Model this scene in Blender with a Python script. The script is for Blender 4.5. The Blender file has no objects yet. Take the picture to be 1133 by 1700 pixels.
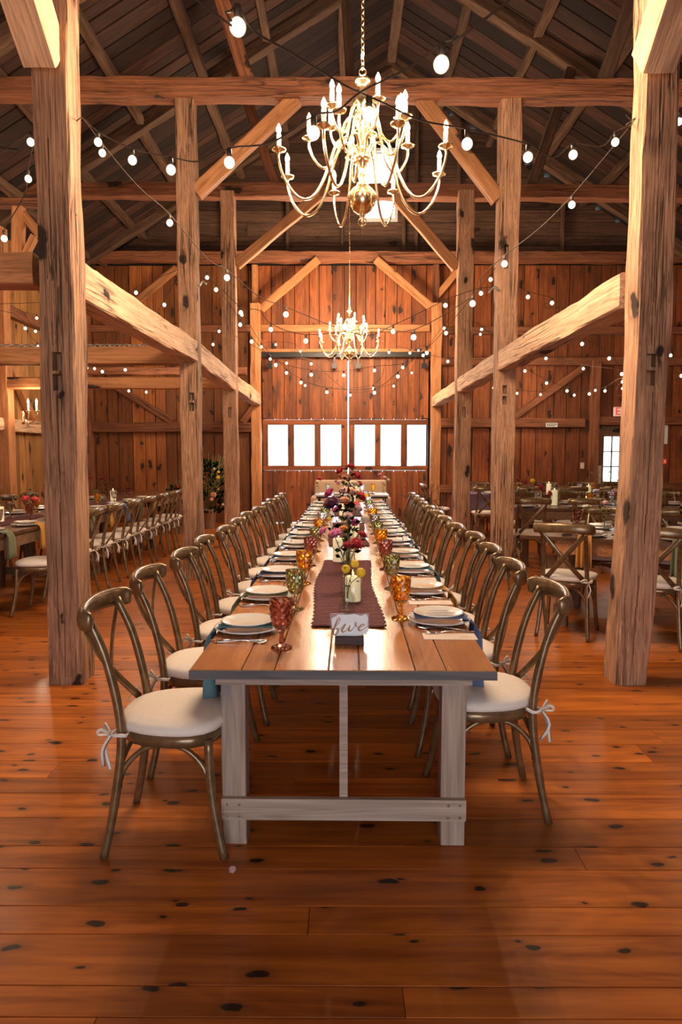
import bpy, bmesh, math, random
from mathutils import Vector, Matrix, Euler
R = random.Random(7)
PI = math.pi
scene = bpy.context.scene
COL = scene.collection
# ------------------------------------------------------------------ camera, light, exposure
FPX, CXP, CYP, EYE = 1150.0, 566.5, 850.0, 1.45
PITCH, YAW = math.atan(97 / FPX), math.atan(5.5 / FPX)
cam = bpy.data.cameras.new('camera'); cam.sensor_fit = 'VERTICAL'; cam.sensor_height = 36
cam.lens = FPX * 36 / 1700; cam.clip_start = .05; cam.clip_end = 300
co = bpy.data.objects.new('camera', cam); COL.objects.link(co)
co.location = (0, 0, EYE); co.rotation_euler = (PI / 2 - PITCH, 0, YAW)
scene.camera = co
vs = scene.view_settings
vs.view_transform = 'Standard'; vs.look = 'None'; vs.gamma = 1; vs.use_curve_mapping = False
vs.exposure = 0.12
w = bpy.data.worlds.new('sky'); scene.world = w; w.use_nodes = True
bg = w.node_tree.nodes['Background']; bg.inputs[0].default_value = (.80, .90, 1, 1); bg.inputs[1].default_value = 6.0
CHAND_W, BULB_E, FLAME_E, STRING_W = 32.0, 7.0, 40.0, 20.0
# ------------------------------------------------------------------ pixel helpers (photo pixel -> point at a real depth)
def ray(px, py):
    x, u = (px - CXP) / FPX, -(py - CYP) / FPX
    F = math.cos(PITCH) + u * math.sin(PITCH); Z = -math.sin(PITCH) + u * math.cos(PITCH)
    return x * math.cos(YAW) - F * math.sin(YAW), F * math.cos(YAW) + x * math.sin(YAW), Z
def at(px, py, Y):
    a, b, c = ray(px, py); t = Y / b; return Vector((a * t, Y, EYE + c * t))
def onz(px, py, z=0):
    a, b, c = ray(px, py); t = (z - EYE) / c; return Vector((a * t, b * t, z))
def on_line(px, py, P, Q):      # on the vertical plane through plan points P and Q
    a, b, c = ray(px, py); dx, dy = Q[0] - P[0], Q[1] - P[1]
    t = (P[0] * dy - P[1] * dx) / (a * dy - b * dx); return Vector((a * t, b * t, EYE + c * t))
# ------------------------------------------------------------------ object helpers
kids = {}
def link(o, parent=None):
    COL.objects.link(o)
    if parent is not None:
        o.parent = parent; kids.setdefault(parent.name, []).append(o)
    return o
def tag(o, label=None, cat=None, group=None, kind=None):
    if label: o['label'] = label
    if cat: o['category'] = cat
    if group: o['group'] = group
    if kind: o['kind'] = kind
    return o
def empty(name, loc=(0, 0, 0), rz=0, label=None, cat=None, group=None, kind=None):
    o = bpy.data.objects.new(name, None); link(o); o.location = loc; o.rotation_euler = (0, 0, rz); o.empty_display_size = .1
    return tag(o, label, cat, group, kind)
def copy_tree(o, parent=None):
    c = o.copy(); link(c, parent)
    for k in kids.get(o.name, []): copy_tree(k, c)
    return c
class M:
    def __init__(s): s.v = []; s.f = []; s.mi = []; s.cur = 0
    def add(s, vs_, fs):
        n = len(s.v); s.v += [tuple(a) for a in vs_]; s.f += [tuple(i + n for i in f) for f in fs]; s.mi += [s.cur] * len(fs); return s
    def box(s, x0, y0, z0, x1, y1, z1):
        return s.add([(x0,y0,z0),(x1,y0,z0),(x1,y1,z0),(x0,y1,z0),(x0,y0,z1),(x1,y0,z1),(x1,y1,z1),(x0,y1,z1)],
                     [(3,2,1,0),(4,5,6,7),(0,1,5,4),(1,2,6,5),(2,3,7,6),(3,0,4,7)])
    def tube(s, pts, r, n=8, caps=True, flat=None, up=(0, 0, 1)):
        pts = [Vector(p) for p in pts]; N = len(pts); rings = []
        rr = r if isinstance(r, (list, tuple)) else [r] * N
        a = None
        for i, p in enumerate(pts):
            t = (pts[min(i + 1, N - 1)] - pts[max(i - 1, 0)]).normalized()
            if a is None:
                u = Vector(up)
                if abs(t.dot(u)) > .95: u = Vector((1, 0, 0)) if abs(t.x) < .9 else Vector((0, 1, 0))
                a = (u - t * u.dot(t)).normalized()
            else:
                a = (a - t * a.dot(t)).normalized()
            b = t.cross(a)
            k1, k2 = (1, 1) if flat is None else flat
            rings.append([p + a * (math.cos(2*PI*j/n) * rr[i] * k1) + b * (math.sin(2*PI*j/n) * rr[i] * k2) for j in range(n)])
        vs_ = [v for ring in rings for v in ring]; fs = []
        for i in range(N - 1):
            for j in range(n):
                k = (j + 1) % n; fs.append((i*n+j, i*n+k, (i+1)*n+k, (i+1)*n+j))
        if caps: fs.append(tuple(range(n - 1, -1, -1))); fs.append(tuple((N-1)*n + j for j in range(n)))
        return s.add(vs_, fs)
    def lathe(s, prof, n=16, c=(0, 0, 0), fr=None):
        vs_ = []; fs = []
        for i, (r, z) in enumerate(prof):
            for j in range(n):
                q = r * (fr(i, j) if fr else 1); a = 2*PI*j/n
                vs_.append((c[0] + q*math.cos(a), c[1] + q*math.sin(a), c[2] + z))
        for i in range(len(prof) - 1):
            for j in range(n):
                k = (j + 1) % n; fs.append((i*n+j, i*n+k, (i+1)*n+k, (i+1)*n+j))
        fs.append(tuple(range(n - 1, -1, -1))); m = (len(prof)-1)*n; fs.append(tuple(m + j for j in range(n)))
        return s.add(vs_, fs)
    def ball(s, c, r, n=8, m=6, sz=1):
        pr = [(max(1e-4, r*math.sin(PI*i/m)), -r*sz*math.cos(PI*i/m)) for i in range(m + 1)]
        return s.lathe(pr, n, c)
    def mesh(s, name='mesh', smooth=True, mats=()):
        me = bpy.data.meshes.new(name); me.from_pydata(s.v, [], s.f)
        for m_ in mats: me.materials.append(m_)
        if len(mats) > 1: me.polygons.foreach_set('material_index', s.mi)
        if smooth: me.polygons.foreach_set('use_smooth', [True] * len(s.f))
        me.update(); return me
    def obj(s, name, mat, parent=None, smooth=True, loc=None):
        o = bpy.data.objects.new(name, s.mesh(name, smooth, mat if isinstance(mat, (list, tuple)) else (mat,)))
        link(o, parent)
        if loc: o.location = loc
        return o
def orient(o, origin, xd, zd):
    x = Vector(xd).normalized(); z = Vector(zd); z = (z - x * z.dot(x)).normalized(); y = z.cross(x)
    o.matrix_world = Matrix(((x.x, y.x, z.x, origin[0]), (x.y, y.y, z.y, origin[1]), (x.z, y.z, z.z, origin[2]), (0, 0, 0, 1)))
    return o
def spline(pts, k=6):           # Catmull-Rom
    P = [Vector(p) for p in pts]; P = [P[0]*2 - P[1]] + P + [P[-1]*2 - P[-2]]; out = []
    for i in range(1, len(P) - 2):
        for j in range(k):
            t = j / k; a, b, c, d = P[i-1], P[i], P[i+1], P[i+2]
            out.append(.5*((2*b) + (c-a)*t + (2*a-5*b+4*c-d)*t*t + (3*b-a-3*c+d)*t**3))
    out.append(P[-2]); return out
# ------------------------------------------------------------------ materials
def nodes(name):
    m = bpy.data.materials.new(name); m.use_nodes = True; nt = m.node_tree; b = nt.nodes['Principled BSDF']
    return m, nt, b
def plain(name, col, rough=.5, metal=0, var=0.0, bump=0, scale=40, emit=0, spec=.5, coat=0):
    m, nt, b = nodes(name); L = nt.links; N = nt.nodes
    b.inputs['Roughness'].default_value = rough; b.inputs['Metallic'].default_value = metal
    b.inputs['Specular IOR Level'].default_value = spec; b.inputs['Coat Weight'].default_value = coat
    tc = N.new('ShaderNodeTexCoord'); no = N.new('ShaderNodeTexNoise'); no.inputs['Scale'].default_value = scale; no.inputs['Detail'].default_value = 4
    L.new(tc.outputs['Object'], no.inputs['Vector'])
    rp = N.new('ShaderNodeValToRGB'); L.new(no.outputs[0], rp.inputs[0])
    v = max(var, .02); rp.color_ramp.elements[0].position = .3; rp.color_ramp.elements[1].position = .7
    rp.color_ramp.elements[0].color = (*[c*(1-v) for c in col], 1); rp.color_ramp.elements[1].color = (*[min(1, c*(1+v)) for c in col], 1)
    L.new(rp.outputs[0], b.inputs['Base Color'])
    if bump:
        bp = N.new('ShaderNodeBump'); bp.inputs['Strength'].default_value = bump; bp.inputs['Distance'].default_value = .01
        L.new(no.outputs[0], bp.inputs['Height']); L.new(bp.outputs[0], b.inputs['Normal'])
    if emit:
        b.inputs['Emission Color'].default_value = (*col, 1); b.inputs['Emission Strength'].default_value = emit
    return m
def glass(name, col, rough=.03, ior=1.45, trans=1.0):
    m, nt, b = nodes(name)
    b.inputs['Base Color'].default_value = (*col, 1); b.inputs['Roughness'].default_value = rough; b.inputs['IOR'].default_value = ior
    b.inputs['Transmission Weight'].default_value = trans
    return m
def thin_glass(name, col, a=.12):
    m, nt, b = nodes(name); N = nt.nodes; L = nt.links
    t = N.new('ShaderNodeBsdfTransparent'); t.inputs[0].default_value = (*col, 1)
    g = N.new('ShaderNodeBsdfGlossy'); g.inputs['Roughness'].default_value = .05
    mx = N.new('ShaderNodeMixShader'); fr = N.new('ShaderNodeLayerWeight'); pw = N.new('ShaderNodeMath'); pw.operation = 'POWER'; pw.inputs[1].default_value = 4; L.new(fr.outputs['Facing'], pw.inputs[0])
    ad = N.new('ShaderNodeMath'); ad.operation = 'MULTIPLY_ADD'; ad.inputs[1].default_value = .6; ad.inputs[2].default_value = a; L.new(pw.outputs[0], ad.inputs[0])
    L.new(ad.outputs[0], mx.inputs[0]); L.new(t.outputs[0], mx.inputs[1]); L.new(g.outputs[0], mx.inputs[2])
    L.new(mx.outputs[0], nt.nodes['Material Output'].inputs[0]); return m
def emis(name, col, s):
    m, nt, b = nodes(name); e = nt.nodes.new('ShaderNodeEmission'); e.inputs[0].default_value = (*col, 1); e.inputs[1].default_value = s
    nt.links.new(e.outputs[0], nt.nodes['Material Output'].inputs[0]); return m
def wood(name, light, dark, rough=.6, bump=.4, grain=14, tone=.25, knots=.5, knot_col=(.03, .012, .006), blot=None, crack=0, coat=0, spec=.4, knot_scale=1.0, along=1.0, ring=.14, flat=False):
    """grain runs along the object's own X axis"""
    m, nt, b = nodes(name); N = nt.nodes; L = nt.links
    def node(t, **k):
        n = N.new(t)
        for a, v in k.items(): setattr(n, a, v)
        return n
    def math_(op, a, bb=None, c=False):
        n = node('ShaderNodeMath', operation=op); n.use_clamp = c
        for i, v in enumerate((a, bb)):
            if v is None: continue
            if isinstance(v, (int, float)): n.inputs[i].default_value = v
            else: L.new(v, n.inputs[i])
        return n.outputs[0]
    tc = node('ShaderNodeTexCoord'); oi = node('ShaderNodeObjectInfo')
    sc = node('ShaderNodeVectorMath', operation='MULTIPLY_ADD')
    cb = node('ShaderNodeCombineXYZ'); L.new(oi.outputs['Random'], cb.inputs[0]); r2 = math_('MULTIPLY', oi.outputs['Random'], 7.3); L.new(r2, cb.inputs[1]); L.new(math_('MULTIPLY', oi.outputs['Random'], 3.1), cb.inputs[2])
    L.new(cb.outputs[0], sc.inputs[0]); sc.inputs[1].default_value = (37, 11, 19); L.new(tc.outputs['Object'], sc.inputs[2])
    P = sc.outputs[0]
    def mapped(s3):
        mp = node('ShaderNodeMapping'); mp.inputs['Scale'].default_value = s3; L.new(P, mp.inputs[0]); return mp.outputs[0]
    n1 = node('ShaderNodeTexNoise'); n1.inputs['Scale'].default_value = 1; n1.inputs['Detail'].default_value = 7; n1.inputs['Roughness'].default_value = .62; n1.inputs['Distortion'].default_value = .35
    L.new(mapped((1.3*along, grain*2.2, grain*2.2)), n1.inputs['Vector'])
    wv = node('ShaderNodeTexNoise'); wv.inputs['Scale'].default_value = 1; wv.inputs['Detail'].default_value = 2; wv.inputs['Distortion'].default_value = 1.2
    L.new(mapped((.55*along, grain*.45, grain*.45)), wv.inputs['Vector'])
    rings = math_('MULTIPLY', math_('ADD', math_('SINE', math_('MULTIPLY', wv.outputs[0], 60)), 1), .5)
    g = math_('ADD', math_('MULTIPLY', n1.outputs[0], 1-ring), math_('MULTIPLY', rings, ring))
    rp = node('ShaderNodeValToRGB'); L.new(g, rp.inputs[0]); e = rp.color_ramp.elements
    e[0].position = .28; e[0].color = (*dark, 1); e[1].position = .66; e[1].color = (*light, 1)
    col = rp.outputs[0]
    # large blotches
    n2 = node('ShaderNodeTexNoise'); n2.inputs['Scale'].default_value = 1; n2.inputs['Detail'].default_value = 3
    L.new(mapped((.9, 2.4, 2.4)), n2.inputs['Vector'])
    br = math_('ADD', math_('MULTIPLY', n2.outputs[0], tone*1.6), 1 - tone*.8)
    br = math_('MULTIPLY', br, math_('ADD', math_('MULTIPLY', oi.outputs['Random'], tone*1.6), 1 - tone*.8))
    mm = node('ShaderNodeVectorMath', operation='SCALE'); L.new(col, mm.inputs[0]); L.new(br, mm.inputs['Scale']); col = mm.outputs[0]
    if blot:
        rb = node('ShaderNodeValToRGB'); rb.color_ramp.elements[0].position = .55; rb.color_ramp.elements[1].position = .7; L.new(n2.outputs[0], rb.inputs[0])
        mx = node('ShaderNodeMix', data_type='RGBA'); L.new(rb.outputs[0], mx.inputs[0]); L.new(col, mx.inputs[6]); mx.inputs[7].default_value = (*blot, 1); col = mx.outputs[2]
    h = g
    if knots > 0:
        vo = node('ShaderNodeTexVoronoi'); vo.inputs['Scale'].default_value = 1; vo.inputs['Randomness'].default_value = 1; vo.voronoi_dimensions = '2D' if flat else '3D'
        wz = node('ShaderNodeTexNoise'); wz.inputs['Scale'].default_value = 9; L.new(P, wz.inputs['Vector'])
        va = node('ShaderNodeVectorMath', operation='MULTIPLY_ADD'); L.new(wz.outputs['Color'], va.inputs[0]); va.inputs[1].default_value = (.35, .35, .35); L.new(mapped((1.6*knot_scale, 3.6*knot_scale, 0 if flat else 3.6*knot_scale)), va.inputs[2])
        L.new(va.outputs[0], vo.inputs['Vector'])
        sx = node('ShaderNodeSeparateXYZ'); L.new(vo.outputs['Color'], sx.inputs[0])
        keep = math_('LESS_THAN', sx.outputs[0], knots)
        size = math_('ADD', math_('MULTIPLY', sx.outputs[1], .09 if flat else .2), .05 if flat else .1)
        k = math_('SUBTRACT', 1, math_('DIVIDE', vo.outputs['Distance'], size), True)
        k = math_('MULTIPLY', math_('MULTIPLY', k, 2.6, True), keep, True)
        halo = math_('MULTIPLY', math_('SUBTRACT', 1, math_('DIVIDE', vo.outputs['Distance'], math_('MULTIPLY', size, 2.6)), True), keep)
        k = math_('ADD', k, math_('MULTIPLY', halo, .45), True)
        mx = node('ShaderNodeMix', data_type='RGBA'); L.new(k, mx.inputs[0]); L.new(col, mx.inputs[6]); mx.inputs[7].default_value = (*knot_col, 1); col = mx.outputs[2]
    if crack:
        n3 = node('ShaderNodeTexNoise'); n3.inputs['Scale'].default_value = 1; n3.inputs['Detail'].default_value = 2; n3.inputs['Distortion'].default_value = .6
        L.new(mapped((.5, grain*.7, grain*.7)), n3.inputs['Vector'])
        cr = math_('SUBTRACT', 1, math_('MULTIPLY', math_('ABSOLUTE', math_('SUBTRACT', n3.outputs[0], .5)), 26), True)
        ms = node('ShaderNodeTexNoise'); ms.inputs['Scale'].default_value = 1; L.new(mapped((.8, 3, 3)), ms.inputs['Vector'])
        cr = math_('MULTIPLY', cr, math_('MULTIPLY', math_('SUBTRACT', ms.outputs[0], .46), 9, True)); cr = math_('MULTIPLY', cr, crack)
        mx = node('ShaderNodeMix', data_type='RGBA'); L.new(cr, mx.inputs[0]); L.new(col, mx.inputs[6]); mx.inputs[7].default_value = (.02, .01, .006, 1); col = mx.outputs[2]
        h = math_('SUBTRACT', h, math_('MULTIPLY', cr, 1.5))
    L.new(col, b.inputs['Base Color'])
    b.inputs['Specular IOR Level'].default_value = spec; b.inputs['Coat Weight'].default_value = coat; b.inputs['Coat Roughness'].default_value = .12
    L.new(math_('ADD', math_('MULTIPLY', n1.outputs[0], .25), rough - .12), b.inputs['Roughness'])
    bp = node('ShaderNodeBump'); bp.inputs['Strength'].default_value = bump; bp.inputs['Distance'].default_value = .006
    L.new(h, bp.inputs['Height']); L.new(bp.outputs[0], b.inputs['Normal'])
    return m
W_FLOOR = wood('varnished_pine_floor', (.57, .160, .019), (.23, .050, .006), rough=.34, bump=.05, grain=9, tone=.34, knots=.55, spec=.38, coat=.05, knot_scale=2.4, knot_col=(.018, .005, .003), ring=.07, flat=True)
W_POST = wood('weathered_hewn_post', (.62, .345, .20), (.15, .062, .032), rough=.75, bump=1, grain=46, tone=.22, knots=.5, crack=1, ring=.12, along=2, knot_scale=1.3)
W_BEAM = wood('pale_hewn_beam', (.80, .53, .34), (.38, .20, .11), rough=.75, bump=.8, grain=26, tone=.15, knots=.3, crack=.8, ring=.06, along=1.6)
W_TIE = wood('brown_tie_timber', (.34, .13, .06), (.10, .032, .014), rough=.7, bump=.6, grain=24, tone=.3, knots=.4, crack=.8, ring=.08)
W_BRACE = wood('sawn_brace_timber', (.56, .25, .10), (.28, .105, .035), rough=.65, bump=.4, grain=16, tone=.2, knots=.3, ring=.12)
W_WALL = wood('red_brown_wall_board', (.33, .10, .028), (.11, .027, .008), rough=.6, bump=.35, grain=12, tone=.55, knots=.8, blot=(.10, .032, .012), knot_scale=.8, ring=.1, flat=True)
W_BACKL = wood('orange_brown_wall_board', (.36, .125, .03), (.15, .042, .011), rough=.6, bump=.3, grain=12, tone=.5, knots=.7, ring=.1, knot_scale=.8, flat=True)
W_SIDE = wood('yellow_pine_board', (.46, .23, .075), (.20, .08, .022), rough=.6, bump=.3, grain=12, tone=.4, knots=.6, ring=.1, flat=True)
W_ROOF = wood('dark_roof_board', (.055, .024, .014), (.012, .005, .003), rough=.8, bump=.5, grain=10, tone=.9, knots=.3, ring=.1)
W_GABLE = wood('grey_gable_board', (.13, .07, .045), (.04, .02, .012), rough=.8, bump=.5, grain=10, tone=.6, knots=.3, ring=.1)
W_RAFT = wood('grey_brown_rafter', (.16, .09, .052), (.05, .025, .014), rough=.8, bump=.6, grain=14, tone=.35, knots=.2, crack=.5, ring=.1)
W_TOP = wood('varnished_table_plank', (.48, .18, .040), (.29, .09, .018), rough=.25, bump=.04, grain=9, tone=.2, knots=.2, spec=.5, coat=.35, ring=.12)
W_DTOP = wood('dark_table_plank', (.16, .07, .03), (.07, .03, .015), rough=.3, bump=.08, grain=9, tone=.15, knots=.1, coat=.3)
W_LEG = wood('washed_grey_table_leg', (.44, .33, .26), (.24, .165, .12), rough=.6, bump=.25, grain=22, tone=.1, knots=.25, knot_col=(.22, .19, .19))
W_EDGE = wood('dark_table_edge', (.11, .10, .105), (.04, .035, .036), rough=.5, bump=.3, grain=20, tone=.1, knots=0)
W_DLEG = wood('brown_table_leg', (.24, .13, .07), (.12, .06, .03), rough=.55, bump=.2, grain=14, tone=.2, knots=.2)
W_BLOCK = wood('dark_wood_block', (.10, .06, .055), (.05, .03, .028), rough=.7, bump=.3, grain=30, tone=.1, knots=0)
BRONZE = plain('bronze_brown_chair_paint', (.20, .125, .06), .27, .45, var=.3, scale=25, bump=.05, coat=.25)
IVORY = plain('ivory_cushion_cloth', (.80, .70, .62), .85, var=.03, scale=60, bump=.1)
RIBBON = plain('ivory_ribbon', (.80, .74, .68), .7)
BRASS = plain('polished_brass', (.95, .76, .47), .2, 1.0, var=.1, scale=8)
STEEL = plain('silver_cutlery', (.75, .74, .74), .18, 1.0)
IRON = plain('black_iron', (.03, .03, .03), .45, .6)
CABLE = plain('brown_black_cable', (.05, .03, .02), .6)
CHINA = plain('ivory_china', (.82, .78, .72), .16, var=.01, coat=.4)
CHINA2 = plain('grey_white_china', (.62, .64, .66), .18, var=.01, coat=.4)
CANDLE = plain('candle_tube', (.92, .84, .70), .45, emit=.35)  # faint emission on the tube stands in for light from its bulb
WAX = plain('ivory_candle_wax', (.88, .72, .44), .5, emit=.45)  # emission stands in for flame light glowing through the wax
FLAME = emis('lamp_filament_glow', (1, .72, .36), FLAME_E)
BULBG = emis('globe_bulb_glow', (1, .80, .55), BULB_E)   # bright filament seen through a milky cream globe
_nt = BULBG.node_tree; _lw = _nt.nodes.new('ShaderNodeLayerWeight'); _lw.inputs[0].default_value = .5; _mr = _nt.nodes.new('ShaderNodeMapRange')
for _i, _v in ((1, .12), (2, .75), (3, BULB_E), (4, .62)): _mr.inputs[_i].default_value = _v
_nt.links.new(_lw.outputs['Facing'], _mr.inputs[0]); _nt.links.new(_mr.outputs[0], [n for n in _nt.nodes if n.type == 'EMISSION'][0].inputs[1])
CFLAME = emis('candle_flame', (1, .55, .18), 9)
PLUM = plain('plum_runner_cloth', (.115, .026, .034), .9, var=.3, scale=90, bump=.8)
PAPER = plain('pale_pink_paper', (.74, .60, .53), .7)
WHITE = plain('white_paint', (.85, .84, .82), .5)
GOLD = plain('copper_gold_ink', (.32, .14, .055), .4, .3)
RED = plain('red_sign_ink', (.75, .06, .04), .5, emit=.5)
ACRYL = thin_glass('clear_acrylic', (.96, .96, .97), .06)
PANE = thin_glass('window_glass', (.97, .98, .98), .03)
CLEARG = thin_glass('clear_vase_glass', (.95, .97, .96), .05)
GREEN = plain('leaf_green', (.11, .18, .06), .6, var=.4, scale=30)
STEMG = plain('stem_green', (.14, .19, .06), .6)
BEIGE = plain('beige_upholstery', (.60, .42, .29), .85, var=.06, scale=50)
ZINC = plain('zinc_bucket_metal', (.40, .38, .36), .4, .8)
LAWN = plain('pale_dry_lawn', (.80, .84, .76), .9, var=.3, scale=2)  # near-white colour stands in for overexposed daylight on the grass
HEDGE = plain('pale_hedge', (.78, .82, .76), .9, var=.15, scale=3)  # foliage paled so the view through the windows blows out white
BLACK = plain('soot_black', (.01, .008, .007), .9)
GOB = {'amber': glass('amber_glass', (1, .60, .13), .06), 'amethyst': glass('amethyst_glass', (.66, .36, .31), .06),
       'olive green': glass('olive_glass', (.62, .64, .38), .06), 'clear': glass('clear_goblet_glass', (.94, .95, .94), .06),
       'smoky': glass('smoky_glass', (.70, .64, .58), .06)}
NAP = {'dusty blue': plain('dusty_blue_cloth', (.12, .16, .28), .85, bump=.2), 'teal': plain('teal_cloth', (.09, .17, .20), .85, bump=.2),
       'sage': plain('sage_cloth', (.20, .21, .12), .85, bump=.2), 'navy': plain('navy_cloth', (.045, .06, .12), .85, bump=.2),
       'mustard': plain('mustard_cloth', (.55, .26, .05), .85, bump=.2), 'mauve': plain('mauve_cloth', (.17, .12, .20), .85, bump=.2)}
FLC = {k: plain('petal_' + k.replace(' ', '_'), c, .6, var=.25, scale=60) for k, c in {
    'yellow': (1, .60, .03), 'crimson': (.50, .02, .03), 'pink': (.80, .22, .40), 'magenta': (.50, .04, .18), 'plum': (.11, .015, .05),
    'peach': (.85, .38, .24), 'blush': (.78, .50, .46), 'orange': (.85, .25, .04), 'coral': (.82, .10, .09), 'cream': (.80, .66, .48)}.items()}
# ------------------------------------------------------------------ timber and board builders (long axis = local X)
def interp(tab, x):
    for (a, b), (c, d) in zip(tab, tab[1:]):
        if x <= c: return b + (d-b)*(x-a)/(c-a)
    return tab[-1][1]
def timber_mesh(Ln, w_, h_, seed, rough=.004, bow=0.0, ch=.012, taper=None, off=None):
    r = random.Random(seed); n = max(2, int(Ln / .16)); m = M()
    a, b = w_/2, h_/2; sec = [(-a+ch,-b),(0,-b),(a-ch,-b),(a,-b+ch),(a,0),(a,b-ch),(a-ch,b),(0,b),(-a+ch,b),(-a,b-ch),(-a,0),(-a,-b+ch)]
    ph = [r.uniform(0, 6.3) for _ in range(24)]; vs_ = []
    for i in range(n + 1):
        x = Ln*i/n; t = i/n; by = interp(off, x) if off else bow*math.sin(PI*t)
        for j, (y, z) in enumerate(sec):
            k = rough*(math.sin(x*3.1+ph[j]) + .6*math.sin(x*7.7+ph[j+12]) + r.uniform(-.6, .6))
            l = math.hypot(y, z) or 1; s_ = 1
            if taper: s_ = taper(t)
            vs_.append((x, y*s_*(1+k/l) + by, z*s_*(1+k/l)))
    c = len(sec); fs = [(i*c+j, i*c+(j+1)%c, (i+1)*c+(j+1)%c, (i+1)*c+j) for i in range(n) for j in range(c)]
    fs.append(tuple(range(c-1, -1, -1))); fs.append(tuple(n*c+j for j in range(c)))
    return m.add(vs_, fs)
tseed = [0]
def timber(name, p0, p1, w_, h_, mat, parent=None, z=(0, 0, 1), **k):
    tseed[0] += 1; p0, p1 = Vector(p0), Vector(p1)
    o = timber_mesh((p1 - p0).length, w_, h_, tseed[0], **k).obj(name, mat, parent, smooth=False)
    d = p1 - p0
    if abs(d.normalized().dot(Vector(z))) > .95: z = (0, 1, 0)
    return orient(o, p0, d, z)
bcache = {}
def board(name, origin, xd, zd, Ln, w_, t, mat, parent, bev=.004):
    key = (round(Ln, 3), round(w_, 3), round(t, 3), mat.name)
    if key not in bcache:
        m = M(); b_ = bev; y0, y1 = 0, w_
        sec = [(y0, 0), (y1, 0), (y1, t-b_), (y1-b_, t), (y0+b_, t), (y0, t-b_)]
        m.add([(0, y, z) for y, z in sec] + [(Ln, y, z) for y, z in sec], [(i, (i+1) % 6, 6+(i+1) % 6, 6+i) for i in range(6)] + [(5,4,3,2,1,0), (6,7,8,9,10,11)])
        bcache[key] = m.mesh(name, False, (mat,))
    o = bpy.data.objects.new(name, bcache[key]); link(o, parent); return orient(o, origin, xd, zd)
def cut(o, boxes):              # real recesses carved into a mesh (world boxes)
    bpy.context.view_layer.update(); inv = o.matrix_world.inverted()
    m = M()
    for b in boxes: m.box(*b)
    me = m.mesh('cutter', False, o.data.materials[:]); c = bpy.data.objects.new('cutter', me); COL.objects.link(c)
    md = o.modifiers.new('b', 'BOOLEAN'); md.object = c; md.operation = 'DIFFERENCE'; md.solver = 'EXACT'
    bpy.context.view_layer.update(); dg = bpy.context.evaluated_depsgraph_get()
    me2 = bpy.data.meshes.new_from_object(o.evaluated_get(dg)); o.modifiers.clear(); o.data = me2
    bpy.data.objects.remove(c); return o
# ------------------------------------------------------------------ barn geometry
XL, XR, YB, YF = -5.45, 7.1, 14.5, -4.0
RX = .86
def roof_z(x): return 8.74 - .61 * abs(x - RX) + (.05 if x > RX else -.0)
# ---- floor: planks across the barn
floor = M().box(XL-.1, YF, -.08, XR+.1, YB+.1, -.03).obj('floor', BLACK, None, False); tag(floor, kind='structure')
y = 1.25; far = M(); rr = random.Random(3)
seams = [1.30, 1.48, 1.67, 1.777, 1.98, 2.111, 2.312]
ys = seams[:]
while ys[-1] < YB: ys.append(ys[-1] + rr.choice([.12, .14, .17, .19, .2]))
for i in range(len(ys) - 1):
    y0, y1 = ys[i], ys[i+1]; x = XL - rr.uniform(0, 2.5)
    while x < XR:
        L_ = rr.uniform(2.6, 4.6); a, b = max(x, XL), min(x + L_, XR)
        if b - a > .05:
            if y0 < 5.3: board('plank', (a, y0+.0012, -.03), (1, 0, 0), (0, 0, 1), round(b-a-.002, 3), round(y1-y0-.0024, 4), .03, W_FLOOR, floor, .0015)
            else: far.box(a, y0+.0015, -.03, b-.002, y1-.0015, 0)
        x += L_
for i in range(34): far.box(XL, YF + i*.155, -.03, XR, YF + i*.155 + .152, 0)
far.obj('plank_field', W_FLOOR, floor, False)['kind'] = 'stuff'
# ---- ceiling (roof): slab, boards up the slope, purlins, rafters
ceiling = M()
for s in (-1, 1):
    xe = XL - .3 if s < 0 else XR + .3
    za, zb = roof_z(xe) + .22, roof_z(RX + s*1e-4) + .22
    v = [(xe, YF-.3, za), (RX, YF-.3, zb), (RX, YB+.3, zb), (xe, YB+.3, za)]
    ceiling.add(v + [(a, b, c+.05) for a, b, c in v], [(0,1,2,3), (7,6,5,4), (0,4,5,1), (1,5,6,2), (2,6,7,3), (3,7,4,0)])
ceiling = ceiling.obj('ceiling', BLACK, None, False); tag(ceiling, kind='structure')
for s in (-1, 1):
    xe = XL - .2 if s < 0 else XR + .2
    top, bot = Vector((RX + s*.01, 0, roof_z(RX+s*1e-4) + .2)), Vector((xe, 0, roof_z(xe) + .2)); d = bot - top; Ls = round(d.length, 2)
    nz = Vector((0, 1, 0)).cross(d).normalized(); nz = nz if nz.z < 0 else -nz
    y = 3.2 if s < 0 else 3.1
    while y < YB - .2:
        wd = rr.choice([.2, .24, .28, .31])
        yd = nz.cross(d.normalized())
        oy = y if yd.y > 0 else y + wd
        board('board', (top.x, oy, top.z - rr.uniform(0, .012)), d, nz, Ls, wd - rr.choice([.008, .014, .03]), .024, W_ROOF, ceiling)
        y += wd
def rafter(Y, w_=.17, h_=.2, parent=ceiling):
    for s in (-1, 1):
        xe = XL if s < 0 else XR
        zt, ze = roof_z(RX+s*1e-4) + h_/2 - .02, roof_z(xe) + h_/2 - .02
        timber('rafter', (RX, Y, zt), (xe, Y, ze), w_, h_, W_RAFT, parent, rough=.008, bow=0)
for Y in (4.4, 8.0, 10.95, 13.85): rafter(Y)
rj = random.Random(5)
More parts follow.
